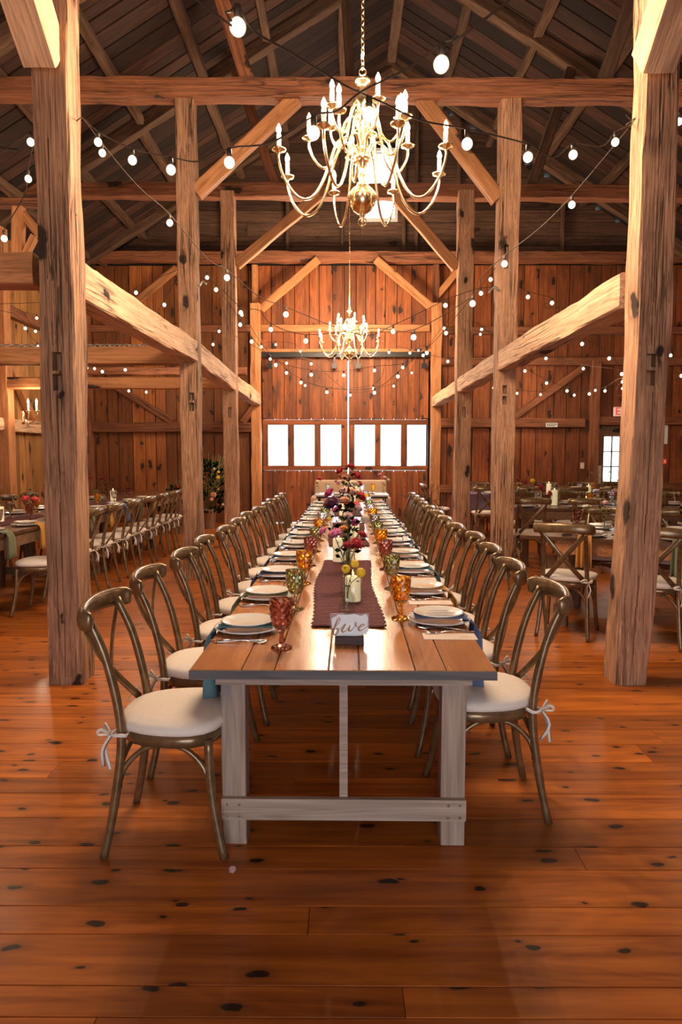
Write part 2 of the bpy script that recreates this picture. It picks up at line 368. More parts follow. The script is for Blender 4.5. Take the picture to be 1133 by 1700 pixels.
for k, xp in enumerate((-4.95, -4.05, -3.08, -2.1, -1.12, -.06, .86, 1.85, 2.85, 3.85, 4.85, 5.85, 6.6)):
    for Y0, Y1 in ((YF, 4.3), (4.5, 7.9), (8.1, 10.85), (11.05, 13.75), (13.95, YB)):
        j = rj.uniform(-.05, .05); xx = xp + j; zz = roof_z(xx) + .1
        wdt = .17 if abs(xp - RX) < .1 else rj.uniform(.11, .14)
        timber('purlin', (xx, Y0, zz), (xx, Y1, zz), wdt, .13, W_RAFT, ceiling, rough=.006)
# canted struts standing on the tie beams, with the roof
for Y in (8.0, 10.95):
    for xb, xt in ((-1.05, -1.62), (2.85, 3.42)):
        timber('strut', (xb, Y+.02, 5.5), (xt, Y+.02, roof_z(xt)), .15, .15, W_TIE if xb < 0 else W_RAFT, ceiling)
timber('strut', (.18, 11.0, 5.6), (.02, 11.0, 8.2), .13, .12, W_RAFT, ceiling)
# ---- posts
def post(side, Yb, label, z1, x_in, w_=.2, lean=0, mat=W_POST, cuts=(), bow=0, name='timber_post', off=None, cracks=()):
    s = -1 if side == 'L' else 1
    xc = x_in + s*w_/2
    o = timber(name, (xc, Yb - w_/2, 0), (xc + lean, Yb - w_/2, z1), w_, w_, mat, None, rough=.006, bow=bow, off=off)
    if cracks:
        o.location.x += 0; bx_ = []; q = random.Random(len(label)); 
        for z0, zt, cx_ in cracks:
            z = z0
            while z < zt:
                dz = q.uniform(.10, .2); c_ = xc + cx_ + (interp(off, z) if off else 0) + q.uniform(-.003, .003); hw = q.uniform(.0015, .0035); bx_.append((c_ - hw, Yb - w_ - .03, z, c_ + hw, Yb - w_ + .03, min(z + dz, zt) - .001)); z += dz
        cut(o, bx_)
    if cuts:
        cut(o, [(xc + a - .5*wc, Yb - w_ - .03, z0, xc + a + .5*wc, Yb - w_ + .07, zt) for a, wc, z0, zt in cuts])
    tag(o, label, 'post', 'square barn posts along the nave'); return o
post('L', 4.45, 'tall weathered square post beside the near left chairs, mortise slot with peg halfway up', 6.4, -1.645, .21, 0, cuts=[(.012, .055, 1.83, 1.93), (.012, .055, 1.95, 2.06)], off=[(0, 0), (1, .0), (2.5, .018), (3.9, .026), (6.4, .05)], cracks=[(.05, 1.8, .0), (2.1, 3.3, -.02), (.3, .9, -.035)])
post('R', 4.45, 'tall weathered square post right of the centre table, long crack and big knots', 6.4, 1.70, .205, 0, cuts=[(.05, .055, 1.86, 1.95), (.05, .055, 1.97, 2.05)], off=[(0, 0), (.5, .02), (1.0, .045), (2.5, .062), (3.9, .055), (6.4, .05)], cracks=[(.9, 1.82, .01), (2.1, 3.4, -.01), (.2, .7, .0)])
post('L', 8.15, 'second square post along the left side, carrying a brace to the front tie beam', 5.38, -1.66, .21, cuts=[(.03, .05, 1.93, 2.03), (.03, .05, 2.05, 2.14)])
post('R', 8.15, 'second square post along the right side, between chair row and right tables', 5.38, 1.72, .225, cuts=[(-.02, .05, 2.0, 2.1), (-.02, .05, 2.12, 2.22), (-.03, .05, 3.5, 3.76)])
post('L', 10.95, 'third square post along the left side, next to the flower bucket', 5.38, -1.66, .21, cuts=[(0, .05, 2.0, 2.16)])
post('R', 10.95, 'third square post along the right side, pale light down its inner edge', 5.38, 1.72, .23, cuts=[(0, .05, 2.0, 2.16)])
post('L', 14.0, 'pale square post at the left jamb of the windowed barn doors', 4.38, -1.66, .19, mat=W_BRACE)
post('R', 14.0, 'pale square post at the right jamb of the windowed barn doors', 4.38, 1.72, .19, mat=W_BRACE)
# ---- tie beams
for Y, lb in ((8.0, 'lowest-hung front tie beam crossing the whole nave on two braced posts'), (10.95, 'middle tie beam crossing the barn behind the big chandelier'),):
    tag(timber('tie_beam', (XL+.1, Y, 5.46), (XR-.1, Y, 5.38), .21, .2, W_TIE, None, bow=0, rough=.009), lb, 'beam', 'tie beams across the barn')
tag(timber('tie_beam', (XL+.1, 14.2, 5.36), (XR-.1, 14.2, 5.33), .19, .2, W_TIE, None, rough=.008), 'rear tie beam lying along the end wall above the door braces', 'beam', 'tie beams across the barn')
# longitudinal beams
def lbeam(side, Y0, Y1, z0, z1, h0, mat, lb):
    x = -1.755 if side == 'L' else 1.82
    tag(timber('side_beam', (x, Y0, z0), (x, Y1, z1), .19, h0, mat, None, rough=.006, ch=.014), lb, 'beam', 'pale side beams joining the posts')
lbeam('L', 4.45, 7.95, 2.545, 2.60, .24, W_BEAM, 'thick pale hewn beam on the left from the nearest post to the second post')
lbeam('L', 8.15, 10.74, 2.60, 2.54, .24, W_BEAM, 'pale hewn beam on the left between second and third posts')
lbeam('L', 10.95, 13.9, 2.54, 2.52, .24, W_BEAM, 'far pale beam end on the left, meeting the door jamb post')
lbeam('R', 4.45, 7.92, 2.47, 2.50, .22, W_BEAM, 'thick pale hewn beam on the right from the nearest post to the second post')
lbeam('R', 8.15, 10.72, 2.50, 2.49, .21, W_BEAM, 'pale hewn beam on the right between second and third posts')
lbeam('R', 10.95, 13.9, 2.49, 2.47, .19, W_BEAM, 'far pale beam end on the right, meeting the door jamb post')
# braces of the bents
def brace(p0, p1, w_, h_, lb, mat=W_BRACE, zz=(0, 0, 1)):
    tag(timber('knee_brace', p0, p1, w_, h_, mat, None, z=zz, rough=.004), lb, 'brace', 'diagonal knee braces')
brace((-1.66, 8.02, at(333, 320, 8).z), (at(492, 175, 8).x, 8.02, 5.36), .12, .16, 'diagonal brace rising from second left post to the front tie beam')
brace((1.72, 8.02, at(836, 330, 8).z), (at(700, 175, 8).x, 8.02, 5.36), .12, .16, 'diagonal brace rising from second right post to the front tie beam')
brace((-1.66, 10.9, at(394, 440, 10.9).z), (at(530, 338, 10.9).x, 10.9, 5.36), .12, .15, 'diagonal brace from third left post to the middle tie beam')
brace((1.72, 10.9, at(757, 445, 10.9).z), (at(655, 338, 10.9).x, 10.9, 5.36), .12, .15, 'diagonal brace from third right post to the middle tie beam')
brace((-1.66, 14.1, at(437, 512, 14).z), (at(528, 436, 14).x, 14.1, 5.28), .1, .15, 'diagonal brace above the left barn door leaf')
brace((1.72, 14.1, at(716, 508, 14).z), (at(625, 436, 14).x, 14.1, 5.28), .1, .15, 'diagonal brace above the right barn door leaf')
brace((-1.757, 4.26, 3.76), (-1.757, 2.1, 5.55), .2, .25, 'massive hewn brace leaning off the nearest left post towards the camera', W_BEAM)
brace((1.803, 4.26, 3.72), (1.803, 2.1, 5.5), .2, .25, 'massive hewn brace leaning off the nearest right post towards the camera', W_BEAM)
# front bent behind the view and top plates that carry those braces
for sx, nm in ((-1.757, 'left'), (1.803, 'right')):
    tag(timber('top_plate', (sx, YF, 5.72), (sx, 4.2, 5.68), .2, .22, W_TIE), f'long roof plate on top of the {nm} post row', 'beam', 'roof plates')
# aisle ties on the left
tag(timber('aisle_beam', (XL, 4.35, 2.56), (-1.87, 4.35, 2.56), .2, .19, W_BRACE), 'nearest orange beam running from left post out to the left side wall', 'beam', 'left aisle beams')
tag(timber('aisle_beam', (XL, 8.05, 2.56), (-1.87, 8.05, 2.56), .2, .19, W_BRACE), 'second left aisle beam, with a chain lying along its top', 'beam', 'left aisle beams')
tag(timber('aisle_beam', (XL, 10.9, 2.54), (-1.87, 10.9, 2.54), .2, .17, W_BRACE), 'third left aisle beam in front of the end wall', 'beam', 'left aisle beams')
tag(timber('aisle_beam', (XL, 13.4, 3.02), (-1.87, 13.4, 3.02), .12, .14, W_TIE), 'thin dark aisle beam high before the end wall on the left', 'beam', 'left aisle beams')
# ---- back wall
wall_back = M()
DX0, DX1, DZ = -1.70, 1.74, 3.38          # door opening
EX0, EX1, EZ = 5.25, 6.20, 2.03           # exit door opening
def rect(m, x0, z0, x1, z1, y0=YB+.03, y1=YB+.09): m.box(x0, y0, z0, x1, y1, z1)
rect(wall_back, XL-.1, -.05, DX0+.03, 5.35); rect(wall_back, DX0+.03, DZ-.02, DX1-.03, 5.35); rect(wall_back, DX1-.03, -.05, EX0+.03, 5.35)
rect(wall_back, EX0+.03, EZ-.06, EX1-.03, 5.35); rect(wall_back, EX1-.03, -.05, XR+.1, 5.35)
GX0, GX1, GZ0, GZ1 = .42, 1.02, 6.2, 7.5  # gable window
n_ = 60
for i in range(n_):
    a, b = XL-.1 + (XR-XL+.2)*i/n_, XL-.1 + (XR-XL+.2)*(i+1)/n_; zt = max(5.36, min(roof_z(a), roof_z(b)) + .24); mid = (a+b)/2
    if GX0 < mid < GX1: rect(wall_back, a, 5.35, b, GZ0); rect(wall_back, a, GZ1, b, zt)
    else: rect(wall_back, a, 5.35, b, zt)
wall_back = wall_back.obj('wall_back', BLACK, None, False); tag(wall_back, kind='structure')
# boards: local z is -Y, x is up, so y = z cross x = (-Y)x(Z) = -X : start from the right edge
def vboards(x0, x1, z0, z1, mat, par, widths=(.2, .24, .28, .3), Y=YB, t=.025, rnd=R):
    x = x0
    while x < x1 - .02:
        wd = min(rnd.choice(widths), x1 - x)
        if x1 - x - wd < .06: wd = x1 - x
        board('board', (x + wd - .006, Y + .03, z0), (0, 0, 1), (0, -1, 0), round(z1 - z0, 2), round(wd - .012, 3), t + rnd.choice([0, .005, .01]), mat, par)
        x += wd
vboards(XL, DX0-.1, 0, 5.27, W_BACKL, wall_back, (.22, .26, .3))
vboards(DX0-.1, DX1+.1, DZ-.02, 5.27, W_WALL, wall_back)
vboards(DX1+.1, EX0, 0, 5.27, W_WALL, wall_back, (.26, .3, .36))
vboards(EX0, EX1, EZ-.03, 5.27, W_WALL, wall_back)
vboards(EX1, XR, 0, 5.27, W_WALL, wall_back)
z = 5.42; gr = random.Random(11)
while z < 8.5:                             # horizontal boards in the gable
    h_ = gr.choice([.2, .24, .27])
    xa, xb = RX - (8.95 - z)/.61 , RX + (8.95 - z)/.61
    xa, xb = max(xa, XL), min(xb, XR)
    if xb - xa > .4:
        segs = [(xa, xb)]
        if z + h_ > GZ0 - .05 and z < GZ1 + .05: segs = [(xa, GX0-.06), (GX1+.06, xb)]
        for a, b in segs:
            j = a
            while j < b - .01:
                e_ = min(b, j + gr.uniform(2.2, 4)); e_ = b if b - e_ < .5 else e_
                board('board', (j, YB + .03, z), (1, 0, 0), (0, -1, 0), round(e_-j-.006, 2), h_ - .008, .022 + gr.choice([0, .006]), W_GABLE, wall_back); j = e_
    z += h_
for p0, p1, w_, h_, mt in (
    ((XL, 14.42, 4.0), (DX0-.15, 14.42, 4.0), .1, .14, W_TIE), ((DX0, 14.42, 4.0), (DX1, 14.42, 4.0), .1, .14, W_BRACE), ((DX1+.1, 14.42, 3.95), (XR, 14.42, 3.95), .1, .15, W_TIE),
    ((DX1+.1, 14.42, 3.33), (XR, 14.42, 3.33), .12, .16, W_TIE), ((DX1+.1, 14.42, 2.08), (EX0-.3, 14.42, 2.08), .12, .19, W_TIE), ((EX0-.06, 14.42, 2.12), (XR, 14.42, 2.12), .12, .17, W_TIE),
    ((XL, 14.42, 1.99), (DX0-.15, 14.42, 1.99), .12, .2, W_TIE), ((DX1+.1, 14.44, .72), (EX0-.3, 14.44, .72), .08, .17, W_TIE), ((EX1+.1, 14.44, .75), (XR, 14.44, .75), .08, .17, W_TIE),
    ((EX0-.10, 14.40, 0), (EX0-.10, 14.40, 3.33), .19, .14, W_TIE), ((XL+.14, 14.38, 0), (XL+.14, 14.38, 5.25), .2, .2, W_TIE), ((DX1+.12, 14.42, 0), (DX1+.12, 14.42, 5.25), .12, .16, W_TIE), ((DX0-.12, 14.42, 0), (DX0-.12, 14.42, 5.25), .12, .16, W_BRACE),
    ((-4.9, 14.40, 2.95), (-3.55, 14.40, 2.1), .1, .14, W_TIE), ((-3.4, 14.40, 5.2), (-4.4, 14.40, 4.4), .1, .14, W_BRACE), ((2.35, 14.4, 5.2), (1.85, 14.4, 4.6), .1, .13, W_BRACE),
    ((4.9, 14.40, 3.2), (3.5, 14.40, 2.2), .1, .14, W_TIE), ((-2.1, 14.40, 2.1), (-1.75, 14.4, 2.55), .1, .14, W_TIE)):
    timber('girt', p0, p1, w_, h_, mt, wall_back, rough=.004)
for xs in (-2.4, -1.15, -.05, 1.2, 1.45, 2.3, 3.2, 4.4):
    timber('stud', (xs, 14.42, 5.45), (xs, 14.42, roof_z(xs) + .1), .07, .1, W_RAFT, wall_back)
# door pair with windows and battens
def door(nm, x0, x1, wins):
    d = empty(nm, kind='structure'); zw0, zw1 = 1.20, 2.04; Y = 14.42
    gaps = [(a, b) for a, b in wins]
    wd = (x1 - x0)
    n = 7; bw = wd / n
    for i in range(n):
        a = x0 + i*bw
        for z0, z1 in ((.02, zw0 - .1), (zw1 + .11, DZ)):
            board('board', (a + bw - .003, Y + .03, z0), (0, 0, 1), (0, -1, 0), round(z1-z0, 3), round(bw - .006, 3), .028, W_WALL, d)
    # rails round the windows
    for z0, z1 in ((zw0 - .098, zw0), (zw1, zw1 + .108)):
        xs = [x0] + [c for g in [( (a+b)/2 ) for a, b in zip([w_[1] for w_ in gaps[:-1]], [w_[0] for w_ in gaps[1:]])] for c in (g,)] + [x1]
        board('window_rail', (x0, Y + .03, z0), (1, 0, 0), (0, -1, 0), round(wd, 3), z1 - z0, .026, W_WALL, d)
    edges = [x0] + [v for g in gaps for v in g] + [x1]
    for i in range(0, len(edges), 2):
        a, b = edges[i], edges[i+1]
        board('mullion', (b, Y + .03, zw0), (0, 0, 1), (0, -1, 0), round(zw1-zw0, 3), round(b - a, 3), .034, W_WALL, d)
    for a, b in gaps: M().box(a-.005, Y+.012, zw0-.005, b+.005, Y+.016, zw1+.005).obj('pane', PANE, d, False)
    for i in range(n + 1):                 # battens over the joints, broken at the rails
        c = min(max(x0 + i*bw, x0 + .045), x1 - .045)
        for z0, z1 in ((.02, zw0 - .13), (zw1 + .14, DZ)):
            board('batten', (c + .045, Y + .002, z0), (0, 0, 1), (0, -1, 0), round(z1-z0, 3), .09, .02, W_WALL, d)
    return d
def pxx(p, Y=14.42): return (p - 572) / FPX * Y
wl = [(pxx(a), pxx(b)) for a, b in ((446, 478.5), (489, 522.5), (533, 566.5))]; wr = [(pxx(a), pxx(b)) for a, b in ((589, 622.5), (632, 665.5), (676, 709.5))]
door('door_1', DX0+.01, .068, wl); door('door_2', .090, DX1-.01, wr)
tr = empty('trim_1', kind='structure')    # sliding track above the doors
M().box(-1.72, 14.24, 3.40, 1.76, 14.3, 3.49).obj('track_rail', IRON, tr, False)
M().box(-1.72, 14.24, 3.50, 1.76, 14.36, 3.56).obj('track_board', W_BRACE, tr, False)
for xx in (-1.52, -.2, .28, 1.62):
    m = M().box(xx-.02, 14.24, 3.22, xx+.02, 14.26, 3.46); m.lathe([(.01, 0), (.05, .01), (.05, .03), (.01, .04)], 10, (xx, 14.22, 3.42)); m.box(xx-.05, 14.23, 3.17, xx+.05, 14.30, 3.27); m.obj('roller_hanger', IRON, tr, False)
# exit door
d3 = empty('door_3', kind='structure'); Y = 14.45; ex0, ex1 = EX0, EX1
wx0, wx1, wz0, wz1 = ex0+.135, ex1-.135, .87, 1.80
def fb(m, a, z0, b, z1, y0=Y, y1=Y+.045): return m.box(a, y0, z0, b, y1, z1)
m = M(); fb(m, ex0, .0, wx0, EZ-.03); fb(m, wx1, .0, ex1, EZ-.03); fb(m, wx0, 0, wx1, wz0); fb(m, wx0, wz1, wx1, EZ-.03); m.obj('door_leaf', W_DLEG, d3, False)
M().box(wx0, Y+.02, wz0, wx1, Y+.024, wz1).obj('pane', PANE, d3, False)
for i in (1, 2, 3): 
    if i < 4: xx = wx0 + (wx1-wx0)*i/4; M().box(xx-.011, Y+.005, wz0, xx+.011, Y+.04, wz1).obj('glazing_bar', W_DLEG, d3, False)
for i in (1, 2): zz = wz0 + (wz1-wz0)*i/3; M().box(wx0, Y+.005, zz-.011, wx1, Y+.04, zz+.011).obj('glazing_bar', W_DLEG, d3, False)
m = M().box(ex0+.3, Y-.06, 1.9, ex0+.75, Y-.02, 1.97); m.tube([(ex0+.35, Y-.05, 1.93), (ex0+.2, Y-.3, 1.96), (ex0+.02, Y-.05, 2.0)], .012, 6); m.obj('door_closer', IRON, d3, False)
M().ball((ex0+.06, Y-.05, .95), .03).obj('door_knob', BRASS, d3)
# gable window
gw = empty('window_1', kind='structure')
m = M(); y0, y1 = YB-.03, YB+.06
for a, z0, b, z1 in ((GX0-.06, GZ0-.06, GX0, GZ1+.06), (GX1, GZ0-.06, GX1+.06, GZ1+.06), (GX0, GZ0-.06, GX1, GZ0), (GX0, GZ1, GX1, GZ1+.06), (GX0, 6.78, GX1, 6.84)): m.box(a, y0, z0, b, y1, z1)
m.obj('window_frame', WHITE, gw, False)
for z0, z1 in ((GZ0, 6.78), (6.84, GZ1)): M().box(GX0, YB+.02, z0, GX1, YB+.024, z1).obj('pane', PANE, gw, False)
# ---- side walls and the front wall behind the camera (open barn door)
def side_wall(nm, x, s, mat):
    wl_ = M().box(min(x, x+s*.06), YF, -.05, max(x, x+s*.06), YB, roof_z(x)+.22).obj(nm, BLACK, None, False); tag(wl_, kind='structure')
    yy = 4.0; r_ = random.Random(9)
    while yy < YB - .05:
        wd = min(r_.choice((.22, .26, .3)), YB - yy)
        oy = yy if s > 0 else yy + wd
        # local z points inwards (-s,0,0), x up, y = z cross x
        yv = Vector((-s, 0, 0)).cross(Vector((0, 0, 1)))
        oy = yy + .003 if yv.y > 0 else yy + wd - .003
        board('board', (x, oy, 0), (0, 0, 1), (-s, 0, 0), round(roof_z(x), 2), round(wd-.006, 3), .024 + r_.choice([0, .006]), mat, wl_)
        yy += wd
    M().box(min(x, x-s*.025), YF, 0, max(x, x-s*.025), 4.0, roof_z(x)).obj('board_panel', mat, wl_, False)
    for Yp in (4.35, 8.05, 10.9):
        timber('wall_post', (x - s*.13, Yp, 0), (x - s*.13, Yp, roof_z(x)), .22, .22, W_BRACE if s < 0 else W_TIE, wl_)
    for Y0, Y1 in ((4.5, 7.95), (8.15, 10.8), (11.0, 14.4)):
        timber('girt', (x - s*.1, Y0, 1.9), (x - s*.1, Y1, 1.9), .14, .2, W_BEAM if s < 0 else W_TIE, wl_)
        timber('girt', (x - s*.1, Y0, 3.7), (x - s*.1, Y1, 3.7), .14, .16, W_TIE, wl_)
        timber('girt', (x - s*.1, Y0+1.0, 2.0), (x - s*.1, Y0+.05, 3.0), .12, .12, W_BRACE, wl_)
    return wl_
side_wall('wall_left', XL, -1, W_SIDE); side_wall('wall_right', XR, 1, W_WALL)
m = M().box(XL, YF-.1, 0, -1.6, YF, 5.2).box(2.0, YF-.1, 0, XR, YF, 5.2).box(-1.6, YF-.1, 3.0, 2.0, YF, 5.2)
for i in range(40):
    a, b = XL + (XR-XL)*i/40, XL + (XR-XL)*(i+1)/40; m.box(a, YF-.1, 5.2, b, YF, max(5.2, min(roof_z(a), roof_z(b)) + .2))
tag(m.obj('wall_front', W_WALL, None, False), kind='structure')
# stud frames high in the left aisle
fr = empty('loft_frame', (0, 0, 0), 0, 'small dark stud frame with braces above the left aisle beams', 'frame')
timber('stud', at(30, 436, 8.0), at(32, 342, 8.0), .12, .12, W_BRACE, fr); timber('brace', at(38, 355, 8.02), at(70, 395, 8.02), .08, .1, W_BRACE, fr); timber('brace', at(38, 432, 8.0), at(58, 392, 8.0), .07, .08, W_BRACE, fr)
timber('rail', at(-70, 338, 8.0), at(90, 338, 8.0), .12, .1, W_TIE, fr)
# outdoors
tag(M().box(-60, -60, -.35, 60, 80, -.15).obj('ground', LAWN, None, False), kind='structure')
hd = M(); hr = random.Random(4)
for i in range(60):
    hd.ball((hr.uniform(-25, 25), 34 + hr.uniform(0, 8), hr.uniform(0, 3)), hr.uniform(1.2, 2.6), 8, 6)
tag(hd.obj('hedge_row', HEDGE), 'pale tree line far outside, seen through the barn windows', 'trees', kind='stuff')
# ------------------------------------------------------------------ cross-back chair (faces +X)
ORD = 'first second third fourth fifth sixth seventh eighth ninth tenth eleventh twelfth'.split()
def make_chair(label, group):
    c = empty('dining_chair', label=label, cat='chair', group=group)
    for s in (-1, 1):
        M().tube(spline([(-.215, s*.198, 0), (-.185, s*.185, .14), (-.155, s*.172, .34), (-.15, s*.168, .46), (-.165, s*.165, .58), (-.205, s*.163, .74), (-.262, s*.160, .875)], 4),
                 [.0155]*5 + [.017]*14 + [.016]*6, 10).obj('rear_leg', BRONZE, c)
        M().tube(spline([(.222, s*.203, 0), (.195, s*.192, .12), (.172, s*.182, .27), (.165, s*.178, .43)], 4), .0165, 10).obj('front_leg', BRONZE, c)
    for s in (-1, 1):                                        # crossed flat slats, bowed backwards
        a, b = Vector((-.268, s*.185, .865)), Vector((-.165, -s*.135, .475))
        pts = [a.lerp(b, t) + Vector((-.03*math.sin(PI*t) + .004*s, 0, 0)) for t in [i/10 for i in range(11)]]
        M().tube(pts, .0185, 8, flat=(.26, 1), up=(1, 0, 0)).obj('cross_slat', BRONZE, c)
    # top rail: bent, tall oval section
    pts = spline([(-.222, -.222, .868), (-.262, -.205, .873), (-.290, -.11, .880), (-.298, 0, .883), (-.290, .11, .880), (-.262, .205, .873), (-.222, .222, .868)], 4)
    n_ = len(pts); M().tube(pts, [.034 - .010*max(0, abs(i/(n_-1)-.5)*2-.8)/.2 for i in range(n_)], 12, flat=(1.15, .52)).obj('top_rail', BRONZE, c)
    # round seat frame and cushion
    def outline(k, z, n=28):
        o = []
        for j in range(n):
            a = 2*PI*j/n; ca, sa = math.cos(a), math.sin(a); p = 2.7
            r_ = (abs(ca)**p + abs(sa)**p) ** (-1/p); x_, y_ = r_*ca*.2*k, r_*sa*.215*k
            y_ *= 1 + .12*(x_/.2) - .02; o.append((x_ + .015, y_, z))
        return o
    def stack(rings):
        m = M(); n = 28; v = [p for r_ in rings for p in r_]
        f = [(i*n+j, i*n+(j+1)%n, (i+1)*n+(j+1)%n, (i+1)*n+j) for i in range(len(rings)-1) for j in range(n)] + [tuple(range(n-1, -1, -1)), tuple((len(rings)-1)*n+j for j in range(n))]
        return m.add(v, f)
    stack([outline(.9, .405), outline(.95, .408), outline(.965, .43), outline(.95, .448)]).obj('seat_frame', BRONZE, c)
    cu = stack([outline(.93, .449), outline(1.0, .456), outline(1.015, .468), outline(1.0, .482), outline(.93, .492), outline(.7, .499), outline(.3, .502)]).obj('cushion', IVORY, c)
    for s in (-1, 1):
        m = M(); x_, y_, z_ = -.15, s*.172, .452
        m.tube([(x_+.03*math.cos(a), y_+.03*math.sin(a), z_ + .004*math.sin(3*a)) for a in [2*PI*i/10 for i in range(11)]], .006, 5, flat=(1.2, .4))
        for q in (-1, 1):
            m.tube(spline([(x_-.03, y_+s*.01, z_), (x_-.055, y_+s*.02+q*.025, z_+.03), (x_-.07, y_+q*.04, z_+.01), (x_-.035, y_+s*.01, z_)], 3), .005, 4, flat=(1.3, .3))
            m.tube(spline([(x_-.03, y_+s*.01, z_), (x_-.055, y_+s*.02-q*.012, z_-.05), (x_-.045-.015*q, y_+s*.02+q*.01, z_-.12)], 3), .006, 4, flat=(1.2, .3))
        m.obj('ribbon', RIBBON, cu)
    # bentwood arches under the seat: two sides, front and back
    for s in (-1, 1):
        M().tube(spline([(-.165, s*.175, .25), (-.135, s*.165, .33), (-.06, s*.155, .392), (.05, s*.155, .396), (.135, s*.17, .34), (.172, s*.182, .25)], 4), .0105, 7).obj('side_arch', BRONZE, c)
    for x_ in (.168, -.158):
        M().tube(spline([(x_, -.178, .25), (x_, -.15, .33), (x_-.02*(1 if x_ > 0 else -1), -.07, .392), (x_-.02*(1 if x_ > 0 else -1), .07, .392), (x_, .15, .33), (x_, .178, .25)], 4), .0105, 7).obj('end_arch', BRONZE, c)
    return c
chair0 = make_chair('x', 'x'); used = [False]
def place_chair(x, y, rz, label, group):
    c = chair0 if not used[0] else copy_tree(chair0)
    used[0] = True; c.location = (x, y, 0); c.rotation_euler = (0, 0, rz); tag(c, label, None, group); return c
cr = random.Random(21)
CY = lambda Y: -.005 + .0085*(Y - 2.17)          # centre line of the long table
for i in range(12):
    Y = 2.575 + .615*i; tuck = cr.uniform(-.02, .02) if i else 0
    place_chair(CY(Y) - .65 + tuck, Y, cr.uniform(-.05, .05) if i else 0, f'cross-back chair, {ORD[i]} from the camera along the left side of the long centre table', 'cross-back chairs on the left of the centre table')
for i in range(12):
    Y = 2.815 + .60*i; tuck = cr.uniform(-.02, .02) if i else 0
    place_chair(CY(Y) + .59 + tuck, Y, PI + (cr.uniform(-.05, .05) if i else 0), f'cross-back chair, {ORD[i]} from the camera along the right side of the long centre table', 'cross-back chairs on the right of the centre table')
# ------------------------------------------------------------------ farm tables (local: x across, y along, origin at near edge centre)
def farm_table(loc, rz, Wd, Ln, label, group, top, leg, apron=None, over=.3, edge=W_EDGE, planks=(.167, .106, .174, .098, .18, .1, .16)):
    t = empty('farm_table', loc, rz, label, 'table', group); apron = apron or leg
    tot = sum(planks); x = -Wd/2
    for p in planks:
        wd = p*Wd/tot
        o = board('plank', (0, 0, 0), (1, 0, 0), (0, 0, 1), Ln, round(wd - .003, 4), .03, top, t, .0025)
        o.matrix_world = Matrix.Identity(4); o.location = (x + wd - .0015, 0, .73); o.rotation_euler = (0, 0, PI/2); x += wd
    for yy in (-.004, Ln - .0):
        m = M().box(-Wd/2, yy, .729, Wd/2, yy + .004, .757); m.obj('end_strip', edge, t, False)
    lx = .405*Wd/.987
    for yy in (over, Ln - over - .09):
        for s in (-1, 1):
            a = s*lx; mm = timber_mesh(.728, .09, .09, 5, rough=.0006, ch=.004); o = mm.obj('leg', leg, t, False)
            o.rotation_euler = (0, -PI/2, 0); o.location = (a, yy + .045, 0)
        for nm, z0, z1, off in (('apron', .615, .73, 0), ('stretcher', .105, .185, 0)):
            y_ = yy - .022 if yy < Ln/2 else yy + .09
            m = M().box(0, 0, 0, 2*lx + (.09 if nm == 'stretcher' else .12), .022, z1 - z0); o = m.obj(nm, leg if nm == 'stretcher' else apron, t, False)
            o.location = (-lx - (.045 if nm == 'stretcher' else .06), y_, z0)
        for s in (-1, 1):
            for q in (-.022, .022):
                for zz in (.12, .165):
                    y_ = yy - .022 if yy < Ln/2 else yy + .114
                    b = M(); b.tube([(s*lx + q, y_ + .002, zz), (s*lx + q, y_ - .003, zz)], .005, 8); b.obj('bolt', ZINC, t)
    for s in (-1, 1):
        o = M().box(0, 0, 0, .022, Ln - 2*over + .1, .115).obj('side_apron', apron, t, False); o.location = (s*(lx + .05) - .011, over, .615)
    o = M().box(-.015, over + .0, .185, .015, over + .03, .73).obj('centre_brace', leg, t, False)
    return t
ang = math.atan(-.0085)
for i, n_ in enumerate(('nearest table of the long centre row, pale washed legs and glossy plank top', 'middle table of the long centre row', 'farthest table of the long centre row')):
    Y0 = 2.165 + 2.535*i
    farm_table((CY(Y0), Y0, 0), ang, .987, 2.53, n_ if i == 0 else n_ + ', covered with plates and goblets', 'farm tables of the centre row', W_TOP, W_LEG)
TZ = .76
# ------------------------------------------------------------------ tableware prototypes
def goblet_mesh():
    prof = [(.037, 0), (.038, .003), (.030, .009), (.012, .016), (.008, .024), (.011, .030), (.0075, .037), (.0075, .052), (.012, .060), (.020, .068), (.0285, .078), (.034, .090), (.0375, .103), (.040, .117), (.0415, .131), (.042, .145), (.0425, .160), (.043, .172), (.043, .176), (.0405, .176), (.040, .160), (.038, .120), (.031, .086), (.012, .073), (.002, .071)]
    def fr(i, j):
        if 9 <= i <= 16: return 1.035 if (i + j) % 2 == 0 else .955
        if i < 9: return 1.03 if j % 2 else .97
        return 1
    m = M(); return m.lathe(prof, 20, fr=fr)
gob_me = {}
def goblet(x, y, z, col, label, group, rz=0):
    if col not in gob_me: gob_me[col] = goblet_mesh().mesh('goblet', False, (GOB[col],))
    o = bpy.data.objects.new('goblet', gob_me[col]); link(o); o.location = (x, y, z + .001); o.rotation_euler = (0, 0, rz)
    return tag(o, label, 'glass', group)
def plate_mesh(r, fr=None, h=.018): return M().lathe([(r*.55, 0), (r*.6, .001), (r*.72, .006), (r*.97, h-.002), (r, h), (r*.985, h+.003), (r*.93, h+.001), (r*.72, .0095), (r*.60, .006), (.001, .0055)], 40, fr=fr)
scal = lambda i, j: (1 + .012*(1 if j % 2 else -1)) if 3 <= i <= 6 else 1
PL1, PL2 = plate_mesh(.130).mesh('plate', True, (CHINA2,)), plate_mesh(.103, scal, .014).mesh('plate', True, (CHINA,))
def plate(me, x, y, z, label, group):
    o = bpy.data.objects.new('plate', me); link(o); o.location = (x, y, z); return tag(o, label, 'plate', group)
